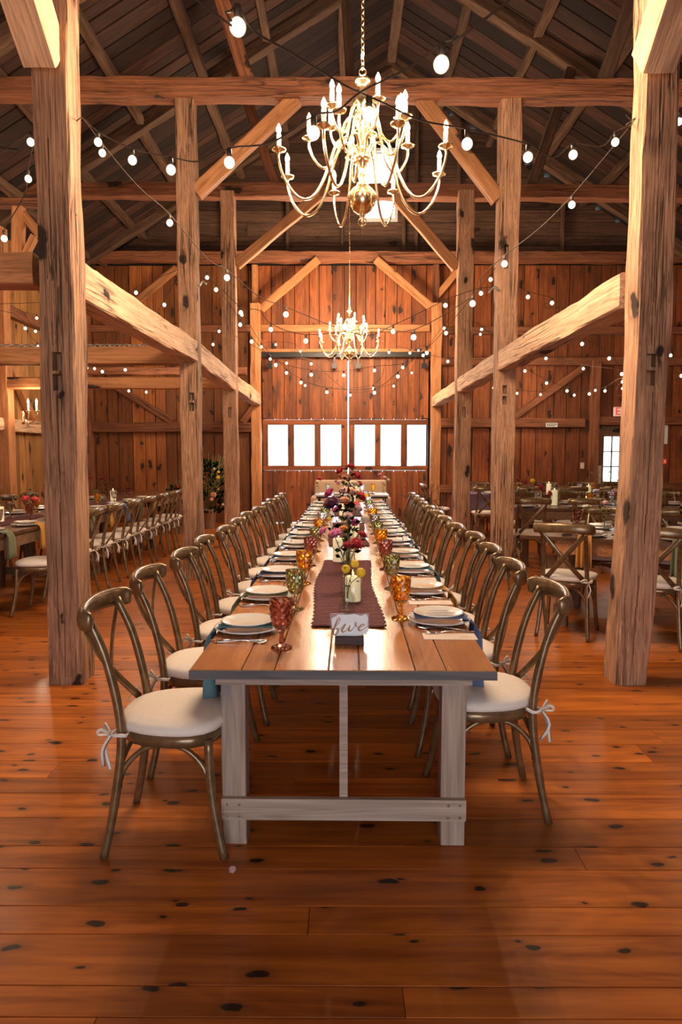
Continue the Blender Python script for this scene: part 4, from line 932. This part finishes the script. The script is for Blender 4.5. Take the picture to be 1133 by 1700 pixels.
# left aisle
string_light((-1.87, 4.35), (-5.3, 4.4), [(64,218), (30,232), (-30,240)], [(51,236), (-20,262)], 'globe bulb string leaving the nearest left post outwards', 'aisle bulb strings')
string_light((-1.87, 4.5), (-5.3, 8.0), [(60,222), (42,320), (20,360), (-30,470)], [(47,297), (7,396)], 'globe bulb string running down and back in the far left aisle', 'aisle bulb strings')
string_light((-1.87, 8.1), (-5.3, 10.8), [(303,446), (180,500)], [(298,456), (226,486), (190,520)], 'globe bulb string from second left post into the left aisle, upper', 'aisle bulb strings')
string_light((-1.87, 8.2), (-5.3, 13.0), [(300,450), (250,540)], [(273,506), (248,560)], 'globe bulb string from second left post back to the end wall', 'aisle bulb strings')
string_light((-5.2, 10.0), (-1.87, 10.9), [(20,520), (320,600)], [(42,545), (62,575), (144,611), (170,617), (208,614)], 'globe bulb string low across the left aisle under the chain beam', 'aisle bulb strings')
string_light((-5.2, 11.6), (-1.87, 13.4), [(40,520), (330,645)], [(61,528), (59,550), (157,612), (214,649), (243,651)], 'second thin bulb string across the left aisle near the end wall', 'aisle bulb strings')
string_light((-1.87, 11.0), (-3.9, 13.6), [(378,540), (330,590)], [(364,550), (354,572)], 'two small bulbs between second and third left posts', 'aisle bulb strings')
# soft fill of the many small bulbs: one lamp per string bay, one added fill
for p, k in (((0, 6.2, 3.0), 1.4), ((0, 9.5, 3.0), 1.4), ((0, 12.9, 3.1), 1), ((4.3, 10.9, 2.7), 2.6), ((4.2, 7.2, 3.1), 1.6), ((-3.6, 9.4, 2.9), 1.6), ((-3.6, 12.3, 2.9), 1.8), ((-3.4, 3.6, 3.1), 1.8), ((-3.6, 6.6, 3.2), 1.4), ((3.8, 13.2, 2.8), 1.2)):
    lamp('string_light_glow', p, STRING_W*k, r=.35)  # near-left lamp is added fill to brighten the aisle beam, off the strings
# ------------------------------------------------------------------ wall sconce, chain on the beam, signs, switches
sc = empty('wall_sconce', (0, 0, 0), 0, 'small brass two-candle sconce glowing on the left side wall post', 'sconce')
b0 = at(36, 692, 10.85); M().lathe([(.001, 0), (.03, .01), (.02, .05), (.035, .12), (.02, .2), (.001, .22)], 10, (b0.x + .02, b0.y, b0.z - .12)).obj('backplate', BRASS, sc)
for dx in (.03, .16):
    m = M(); e = Vector((b0.x + .08 + dx, b0.y, b0.z + .08))
    m.tube(spline([(b0.x+.03, b0.y, b0.z-.02), (b0.x+.06+dx*.5, b0.y, b0.z-.1), (e.x, e.y, e.z-.06), tuple(e)], 4), .008, 6); ao = m.obj('arm', BRASS, sc)
    M().lathe([(.006, -.01), (.035, .004), (.04, .014), (.012, .01)], 10, tuple(e)).obj('drip_pan', BRASS, ao)
    M().lathe([(.014, 0), (.014, .12), (.004, .122)], 8, tuple(e)).obj('candle_tube', CANDLE, ao)
    M().lathe([(.007, .12), (.016, .145), (.012, .17), (.001, .2)], 8, tuple(e)).obj('flame_bulb', FLAME, ao)
lamp('sconce_light', (b0.x+.2, b0.y-.1, b0.z+.25), 15, r=.05)
t = empty('chain', (0, 0, 0), 0, 'light metal chain lying along the top of the second left aisle beam', 'chain')
chain((-5.2, 8.02, 2.675), (-1.95, 8.02, 2.675), t, 'chain_links', .07, .007, ZINC)
def text_mesh(s, size, mat, parent, loc, rot=(PI/2, 0, 0), ext=.002, name='letters'):
    cu = bpy.data.curves.new('txt', 'FONT'); cu.body = s; cu.size = size; cu.extrude = ext; cu.align_x = 'CENTER'; cu.align_y = 'CENTER'; cu.resolution_u = 3; cu.offset = .002
    o = bpy.data.objects.new('txt', cu); COL.objects.link(o); bpy.context.view_layer.update()
    me = bpy.data.meshes.new_from_object(o.evaluated_get(bpy.context.evaluated_depsgraph_get())); bpy.data.objects.remove(o)
    me.materials.clear(); me.materials.append(mat); q = bpy.data.objects.new(name, me); link(q, parent); q.location = loc; q.rotation_euler = rot; q['kind'] = 'stuff'; return q
ex = empty('exit_sign', (0, 0, 0), 0, 'white EXIT sign with red letters above the far door', 'sign')
e0, e1 = at(1020, 676, 14.3), at(1056, 691, 14.3)
m = M().box(e0.x, 14.25, e1.z, e1.x, 14.33, e0.z); m.obj('housing', plain('exit_sign_white', (.85, .60, .50), .5, emit=.35), ex, False)
text_mesh('EXIT', .21, RED, ex, ((e0.x+e1.x)/2, 14.247, (e0.z+e1.z)/2))
ns = empty('notice_sign', (0, 0, 0), 0, 'small white notice plate on the girt left of the exit door', 'sign')
e0, e1 = at(907, 702, 14.33), at(926, 709, 14.33); M().box(e0.x, 14.32, e1.z, e1.x, 14.335, e0.z).obj('plate', WHITE, ns, False)
m = M()
for k in range(2):
    for j in range(4 + k): m.box(e0.x + .02 + j*.042, 14.317, e1.z + .02 + .03*k, e0.x + .05 + j*.042, 14.32, e1.z + .034 + .03*k)
o = m.obj('print_lines', BLACK, ns, False); o['kind'] = 'stuff'
def wallbox(nm, px0, py0, px1, py1, Y, mat, lb, cat, th=.02):
    a, b = at(px0, py0, Y), at(px1, py1, Y); t = empty(nm, (0, 0, 0), 0, lb, cat)
    M().box(a.x, Y-th, b.z, b.x, Y, a.z).obj('cover', mat, t, False); c = ((a.x+b.x)/2, (a.z+b.z)/2)
    M().box(c[0]-.012, Y-th-.008, c[1]-.02, c[0]+.012, Y-th, c[1]+.02).obj('switch_toggle', WHITE, t, False)
CREAM = plain('cream_plastic', (.75, .66, .48), .4)
wallbox('light_switch', 964, 768, 970, 778, 14.45, CREAM, 'cream light switch plate on the boards left of the exit door post', 'switch')
wallbox('panel_box', 991, 773, 997, 804, 14.45, CREAM, 'tall cream control box between exit door and post', 'box', .05)
wallbox('notice_board', 1103, 700, 1108, 737, 14.45, WHITE, 'narrow white frame on the end wall right of the nearest right post', 'frame')
wallbox('fire_alarm', 1101, 762, 1105, 770, 14.45, RED, 'small red alarm box on the end wall behind the right post', 'alarm', .05)
def hook(px, py, Y, px2, py2, lb):
    a, b = at(px, py, Y), at(px2, py2, Y); mid = at((px+px2)/2, min(py, py2)-5, Y)
    tag(M().tube(spline([a, mid, b], 6), .012, 6).obj('iron_hook', ZINC, None), lb, 'hook')
hook(331, 476, 8.0, 343, 472, 'curved metal hook on the side of the second left post'); hook(812, 486, 7.9, 829, 482, 'curved metal hook on the side of the second right post')
# ------------------------------------------------------------------ floor bouquets in zinc buckets
def bucket_bouquet(x, y, label, sc_, flowers, seed, gr='bucket bouquets'):
    r_ = random.Random(seed); t = empty('bucket_bouquet', (x, y, 0), 0, label, 'flowers', gr)
    b = M().lathe([(.10*sc_, 0), (.102*sc_, .005), (.14*sc_, .36*sc_), (.146*sc_, .365*sc_), (.14*sc_, .37*sc_), (.132*sc_, .36*sc_), (.095*sc_, .01), (.001, .008)], 20).obj('bucket', ZINC, t)
    lf = []
    for i in range(480):
        a = r_.uniform(0, 2*PI); h = r_.random(); rad = (.12 + .36*math.sin(PI*min(1, h*.85+.18))) * sc_ * math.sqrt(r_.random()); z = (.30 + 1.0*h) * sc_
        lf.append(((rad*math.cos(a), rad*math.sin(a), z), (math.cos(a)*.7, math.sin(a)*.7, r_.uniform(0, 1))))
    leafs(t, lf, 'foliage', .10*sc_, r_, GREEN, True)
    m = M()
    for i in range(26): a = r_.uniform(0, 2*PI); q = r_.uniform(.1, .42)*sc_; m.tube([(0, 0, .2*sc_), (q*.5*math.cos(a), q*.5*math.sin(a), .8*sc_), (q*math.cos(a), q*math.sin(a), r_.uniform(1.0, 1.5)*sc_)], .004, 4)
    o = m.obj('stems', STEMG, t); o['kind'] = 'stuff'
    for dx, dz, r, c in flowers: bloom(t, (dx, -.26*sc_ + r_.uniform(-.05, .05), dz), r, c, 'dahlia', (dx*.5, -1, .3), r_)
    return t
bucket_bouquet(-2.62, 13.4, 'big green bouquet with peach dahlias in a zinc bucket, behind the second left post', 1.0,
               [(.12, .66, .07, 'peach'), (-.20, .68, .07, 'crimson'), (.22, 1.0, .045, 'yellow'), (.24, 1.1, .035, 'yellow'), (-.22, .50, .05, 'peach'), (.10, .58, .045, 'peach'), (.16, 1.16, .03, 'cream'), (.3, .48, .03, 'cream'), (-.1, .9, .035, 'coral'), (.22, .78, .03, 'cream')], 1)
bucket_bouquet(-3.36, 13.7, 'dark bouquet with one orange dahlia by the end wall at the left chairs', .62,
               [(.10, .52, .08, 'orange'), (-.1, .5, .05, 'crimson'), (.0, .75, .04, 'plum'), (.1, .8, .04, 'crimson')], 2)
m = M(); tw = random.Random(3)
for i in range(26): m.tube(spline([(1.45 + tw.uniform(-.1, .1), 11.9, .02), (1.45 + tw.uniform(-.25, .25), 11.9 + tw.uniform(-.2, .2), .5), (1.45 + tw.uniform(-.5, .4), 11.9, tw.uniform(.6, .95))], 3), .006, 4)
tag(m.obj('dry_branches', W_RAFT), 'bundle of bare twigs standing behind the right chair row', 'branches', kind='stuff')
# ------------------------------------------------------------------ sweetheart table and settee at the far end
ht = empty('head_table', (.13, 11.55, 0), 0, 'small head table with pale top and thin black legs in front of the settee', 'table')
M().box(-.62, 0, .735, .62, .75, .76).obj('tabletop', plain('pale_table_top', (.62, .56, .52), .35), ht, False)
for a in (-.57, .57):
    for b in (.05, .7): M().tube([(a, b, 0), (a*.98, b, .74)], .013, 8).obj('leg', IRON, ht)
for b in (.04, .71): M().box(-.6, b-.01, .70, .6, b+.01, .735).obj('apron', IRON, ht, False)
st = empty('settee', (.12, 12.6, 0), 0, 'beige upholstered settee behind the head table, before the barn doors', 'settee')
def soft(x0, y0, z0, x1, y1, z1, nm, r=.04):
    m = M().box(x0, y0, z0, x1, y1, z1); o = m.obj(nm, BEIGE, st, True); bv = o.modifiers.new('round', 'BEVEL'); bv.width = r; bv.segments = 3; return o
soft(-.68, 0, .28, .68, .62, .46, 'seat'); soft(-.68, .5, .40, .68, .66, .95, 'back'); soft(-.74, .02, .28, -.62, .66, .66, 'arm'); soft(.62, .02, .28, .74, .66, .66, 'arm')
for a in (-.62, .62):
    for b in (.08, .58): M().tube([(a, b, 0), (a, b, .29)], [.02, .028], 8).obj('leg', W_DLEG, st)
goblet(-.28, 11.75, .76, 'smoky', 'lilac-grey goblet on the head table, left side', 'head table goblets'); goblet(.48, 11.75, .76, 'amber', 'pale amber goblet on the head table, right side', 'head table goblets')
goblet(.30, 11.65, .76, 'clear', 'clear goblet on the head table beside the candles', 'head table goblets')
for x_, h_ in ((.10, .22), (.22, .18)): pillar_candle(x_, 11.85, .76, .04, h_, f'lit pillar candle on the head table, {"taller" if h_ > .2 else "shorter"} one', 'head table candles')
arrangement('single dark red bloom in a small bottle on the head table', 'head table flowers', -.44, 11.7, .76, .12, [(.02, 0, .26, .06, 'crimson', 'dahlia'), (-.02, 0, .2, .03, 'peach', 'dahlia')], .03, fr_, 5)
arrangement('small bottle of blush blooms at the right end of the head table', 'head table flowers', .66, 11.7, .76, .12, [(.02, 0, .28, .05, 'blush', 'dahlia'), (-.06, 0, .33, .045, 'pink', 'dahlia'), (.08, 0, .24, .05, 'cream', 'dahlia')], .03, fr_, 5)
plate(PL1, -.15, 11.72, .76, 'plate at the left seat of the head table', 'head table plates'); plate(PL1, .42, 11.9, .76, 'plate at the right seat of the head table', 'head table plates')
# ------------------------------------------------------------------ left aisle: long dark row along the wall
LX = -3.42
for i, n_ in enumerate(('nearest', 'middle', 'farthest')):
    farm_table((LX, 5.45 + 2.5*i, 0), .005, .98, 2.49, f'{n_} dark farm table of the row in the left aisle', 'dark tables in the left aisle', W_DTOP, W_DLEG)
lg = 'cross-back chairs on the nave side of the left aisle tables'
for i, Y in enumerate((6.25, 6.9, 7.55, 8.2, 8.85, 9.5, 10.15, 10.8)):
    place_chair(LX + .67, Y, PI + cr.uniform(-.08, .08), f'cross-back chair, {ORD[i]} from the camera on the nave side of the left aisle tables', lg)
for i, Y in enumerate((6.9, 7.55, 8.2, 8.85, 9.5, 10.15)):
    place_chair(LX - .67, Y, cr.uniform(-.08, .08), f'cross-back chair, {ORD[i]} from the camera on the wall side of the left aisle tables', 'cross-back chairs on the wall side of the left aisle tables')
runner(LX, 5.6, 7.7, .3, 'dark runner along the nearest left aisle table', 5); runner(LX, 8.1, 10.3, .3, 'dark runner along the middle left aisle table', 6)
CM = ['amethyst', 'amber', 'olive green', 'clear', 'smoky']
for i, Y in enumerate((5.95, 6.6, 7.25, 7.9, 8.55, 9.2, 9.85, 10.5)):
    for s, sd in ((1, 'nave'), (-1, 'wall')):
        w_ = f'at the {ORD[i]} {sd}-side place of the left aisle tables'; x_ = LX + s*.36
        plate(PL1, x_, Y, TZ, 'large plate ' + w_, f'large plates, {sd} side of the left aisle'); plate(PL2, x_, Y, TZ+.0285, 'small plate stacked ' + w_, f'small plates, {sd} side of the left aisle')
        goblet(LX + s*.2, Y + .2*s*(-1), TZ, CM[(i*2 + (s > 0)) % 5], f'{CM[(i*2 + (s > 0)) % 5]} goblet {w_}', f'goblets, {sd} side of the left aisle')
        if s > 0: napkin(x_, Y + .02, s, ('sage', 'mustard', 'dusty blue')[i % 3], f"{('sage', 'mustard', 'dusty blue')[i % 3]} napkin hanging {w_}", 'napkins in the left aisle', edge=.13, drop=.24)
for j, (Y, h_) in enumerate(((6.35, .16), (6.95, .15), (8.35, .17), (9.0, .13), (10.0, .15))):
    pillar_candle(LX + (-.06 if j % 2 else .07), Y, TZ+.006, .038, h_, f'ivory pillar candle, {ORD[j]} from the camera on the left aisle tables', 'candles in the left aisle')
g_ = 'flowers in the left aisle'
arrangement('pale pink sprigs in a bottle beside the first left aisle candle', g_, LX + .05, 6.62, TZ+.006, .13, [(.0, 0, .32, .035, 'blush', 'spray'), (-.06, 0, .27, .03, 'pink', 'spray'), (.07, 0, .36, .025, 'blush', 'spray')], .035, fr_, 12)
arrangement('two bright coral dahlias in an amber vase beside the near left post', g_, LX + .1, 7.25, TZ+.006, .11, [(-.02, -.03, .21, .06, 'coral', 'dahlia'), (.07, 0, .20, .055, 'coral', 'dahlia'), (.02, 0, .33, .03, 'blush', 'spray')], .035, fr_, 10)
arrangement('dark spiky bloom in a bottle at the frame edge on the left aisle table', g_, LX - .06, 6.0, TZ+.006, .11, [(.0, 0, .22, .045, 'plum', 'dahlia')], .035, fr_, 8)
arrangement('orange bloom in a bottle right of the near left post', g_, LX + .0, 8.1, TZ+.006, .11, [(.0, 0, .22, .055, 'orange', 'dahlia'), (-.05, 0, .18, .04, 'orange', 'dahlia')], .035, fr_, 8)
arrangement('crimson and coral mixed bunch in the left aisle row', g_, LX + .03, 8.75, TZ+.006, .13, [(.0, 0, .30, .05, 'coral', 'dahlia'), (.1, 0, .33, .05, 'crimson', 'spray'), (-.08, 0, .36, .03, 'cream', 'ball'), (.18, 0, .36, .05, 'crimson', 'spray')], .035, fr_, 16)
arrangement('dark red sprays further along the left aisle row', g_, LX + .03, 9.7, TZ+.006, .13, [(.0, 0, .34, .06, 'crimson', 'spray'), (.12, 0, .30, .05, 'plum', 'spray')], .035, fr_, 16)
# ------------------------------------------------------------------ right aisle: three rows set across the aisle, slightly turned
def row(name, px0, py0, ang, nt, label, place_near, place_far, tabs, seed, faces=True):
    """origin = near left corner in plan; ang = turn of the long edge"""
    ex_, ey_ = Vector((math.cos(ang), math.sin(ang))), Vector((-math.sin(ang), math.cos(ang)))
    O = Vector((px0, py0)); W2 = lambda a, b: O + ex_*a + ey_*b
    for i in range(nt):
        c = W2(2.49*i, .49); farm_table((c.x, c.y, 0), ang - PI/2, .98, 2.48 if i == 0 else (1.9 if seed == 2 else 2.3), f'{label[i]}', 'tables in the right aisle', W_DTOP, W_DLEG, apron=W_BRACE if seed == 1 else None)  # near table's apron gets brighter orange wood, painting in its lit look
    return W2, ex_, ey_
def fill(W2, ang, near, far, nm, seed, deco, gcols, candles, flowers, runner_=True):
    r_ = random.Random(seed)
    for i, a in enumerate(near):
        p = W2(a, -.16); place_chair(p.x, p.y, ang + PI/2 + r_.uniform(-.05, .05), f'cross-back chair, {ORD[i]} from the nave on the camera side of {nm}', f'chairs on the camera side of {nm}')
    for i, a in enumerate(far):
        p = W2(a, 1.14); place_chair(p.x, p.y, ang - PI/2 + r_.uniform(-.05, .05), f'cross-back chair, {ORD[i]} from the nave on the door side of {nm}', f'chairs on the door side of {nm}')
    k = 0
    for i, a in enumerate(deco):
        for b, sd in ((.17, 'camera'), (.81, 'door')):
            w_ = f'at the {ORD[i]} {sd}-side place of {nm}'; p = W2(a, b); plate(PL1, p.x, p.y, TZ, 'large plate ' + w_, f'large plates on {nm}'); plate(PL2, p.x, p.y, TZ+.0285, 'small plate stacked ' + w_, f'small plates on {nm}')
            q = W2(a + .18*(1 if b < .5 else -1), .33 if b < .5 else .66); c = gcols[k % len(gcols)]; k += 1
            goblet(q.x, q.y, TZ, c, f'{c} goblet {w_}', f'goblets on {nm}')
    for j, (a, b, h_) in enumerate(candles): p = W2(a, b); pillar_candle(p.x, p.y, TZ+.004, .04, h_, f'ivory pillar candle, {ORD[j]} from the nave on {nm}', f'candles on {nm}', jar=j % 2 == 0)
    for (a, b, lb, bl) in flowers: p = W2(a, b); arrangement(lb, f'flowers on {nm}', p.x, p.y, TZ+.004, .13, bl, .033, r_, 12)
A1 = math.radians(-26); W1, e1_, f1_ = row('a', 1.50, 5.86, A1, 2, ['near right aisle table with orange apron and a small number sign', 'second table joined to the near right aisle table, mostly hidden by the post'], 0, 0, 0, 1)
n1 = 'the near right aisle table'
fill(W1, A1, (.42, 1.05, 1.7, 2.4), (.55, 1.2, 1.85, 2.5), n1, 1, (.55, 1.2, 1.85, 2.5), ['olive green', 'amethyst', 'amber', 'clear'],
     [(.95, .5, .16), (1.45, .47, .13), (2.1, .5, .14)], [(.62, .5, 'blush and white sprigs in bottles on the near right aisle table', [(0, 0, .25, .05, 'blush', 'dahlia'), (.06, 0, .33, .03, 'pink', 'spray'), (-.07, 0, .30, .03, 'cream', 'spray')]),
      (1.25, .5, 'small yellow bloom in a bottle on the near right aisle table', [(0, 0, .22, .03, 'yellow', 'ball'), (.03, 0, .26, .02, 'yellow', 'ball')])])
p = W1(.52, .17); o = napkin(p.x, p.y, 1, 'mustard', 'mustard napkin hanging off the near edge beside the numbered sign', 'right aisle napkins', edge=.17, drop=.26); o.rotation_euler = (0, 0, A1 - PI/2)
p = W1(1.22, .17); o = napkin(p.x, p.y, 1, 'sage', 'grey-green napkin hanging off the edge right of the nearest right post', 'right aisle napkins', edge=.17, drop=.3); o.rotation_euler = (0, 0, A1 - PI/2)
p = W1(.36, .12); ts = empty('table_card', (p.x, p.y, TZ), 0, 'small cream table number card with script on the near right aisle table', 'card')
M().box(-.04, -.012, 0, .04, .012, .02).obj('card_base', W_BLOCK, ts, False); M().box(-.045, -.0015, .018, .045, .0015, .115).obj('card_sheet', CREAM, ts, False)
M().tube(spline([(-.03, -.003, .07), (-.02, -.003, .095), (-.018, -.003, .05), (-.005, -.003, .075), (.0, -.003, .055), (.012, -.003, .078), (.014, -.003, .055), (.03, -.003, .08)], 4), .0016, 5).obj('script_mark', GOLD, ts)
A2 = math.radians(-8); W2_, _, _ = row('b', 1.98, 8.85, A2, 2, ['dark table behind the near right aisle table', 'second table joined to the dark middle row in the right aisle'], 0, 0, 0, 2)
n2 = 'the middle right aisle table'
fill(W2_, A2, (.35, 1.0, 1.7, 2.35, 3.0), (.5, 1.1, 1.75, 2.4, 3.05), n2, 2, (.35, 1.0, 1.7, 2.35, 3.0), ['clear', 'clear', 'amber', 'olive green'],
     [(.75, .42, .2), (1.15, .4, .1), (2.0, .5, .15)], [(.45, .3, 'yellow and dark red blooms in clear bottles, dark table behind the near right one', [(.0, 0, .33, .035, 'yellow', 'ball'), (.1, 0, .24, .08, 'crimson', 'dahlia'), (-.1, 0, .3, .05, 'crimson', 'spray'), (.22, 0, .16, .07, 'crimson', 'dahlia')]),
      (1.5, .35, 'blush cluster on the middle right aisle table', [(0, 0, .2, .06, 'blush', 'dahlia'), (.08, 0, .2, .05, 'pink', 'dahlia'), (.05, 0, .42, .03, 'blush', 'spray')])])
A3 = 0.0; W3, _, _ = row('c', 2.0, 11.7, A3, 2, ['rear dark table of the right aisle with a cloth over its end', 'second table joined to the rear right aisle table'], 0, 0, 0, 3)
n3 = 'the rear right aisle table'
fill(W3, A3, (.35, 1.05, 1.75, 2.4, 3.1), (.5, 1.1, 1.8, 2.45, 3.1), n3, 3, (.5, 1.2, 1.9, 2.6, 3.3), ['clear', 'clear', 'smoky', 'amber'],
     [(.8, .5, .12), (1.6, .5, .16), (2.3, .5, .12)], [(.95, .5, 'yellow pompoms on the rear right aisle table', [(0, 0, .3, .04, 'yellow', 'ball'), (.1, 0, .22, .05, 'crimson', 'dahlia')]),
      (2.5, .5, 'tall wispy pink sprigs on the rear right aisle table', [(0, 0, .4, .03, 'blush', 'spray'), (.16, 0, .36, .03, 'pink', 'spray'), (-.14, 0, .34, .03, 'blush', 'spray')])])
m = M().box(-.02, -.03, .10 + .2, .30, 1.0, .766); tc_ = M()
for (a0, a1_, zz0, zz1) in ((-.012, .45, .762, .768),): tc_.box(a0, -.02, zz0, a1_, 1.0, zz1)
tc_.box(-.018, -.02, .42, -.010, 1.0, .768); tc_.box(-.018, -.026, .45, .45, -.018, .768)
o = tc_.obj('table_cloth', NAP['mauve'], None, False); o.location = (2.0, 11.7, 0); tag(o, 'muted mauve cloth draped over the nave end of the rear right aisle table', 'cloth')
place_chair(1.96 - .3, 12.35, 0.1, 'cross-back chair at the nave end of the rear right aisle table', 'chairs on the camera side of the rear right aisle table')
# ------------------------------------------------------------------ fallen blossom
fb_ = empty('fallen_blossom', onz(386, 1449), 0, 'small pink blossom lying on the floor near the left front chair foot', 'flower')
fb_.location.z = .004; bloom(fb_, (0, 0, .008), .017, 'blush', 'dahlia', (0, -.3, 1), fr_); M().tube([(0, 0, .006), (.0, .04, .002), (-.006, .075, .002)], .0009, 4).obj('stem', STEMG, fb_)
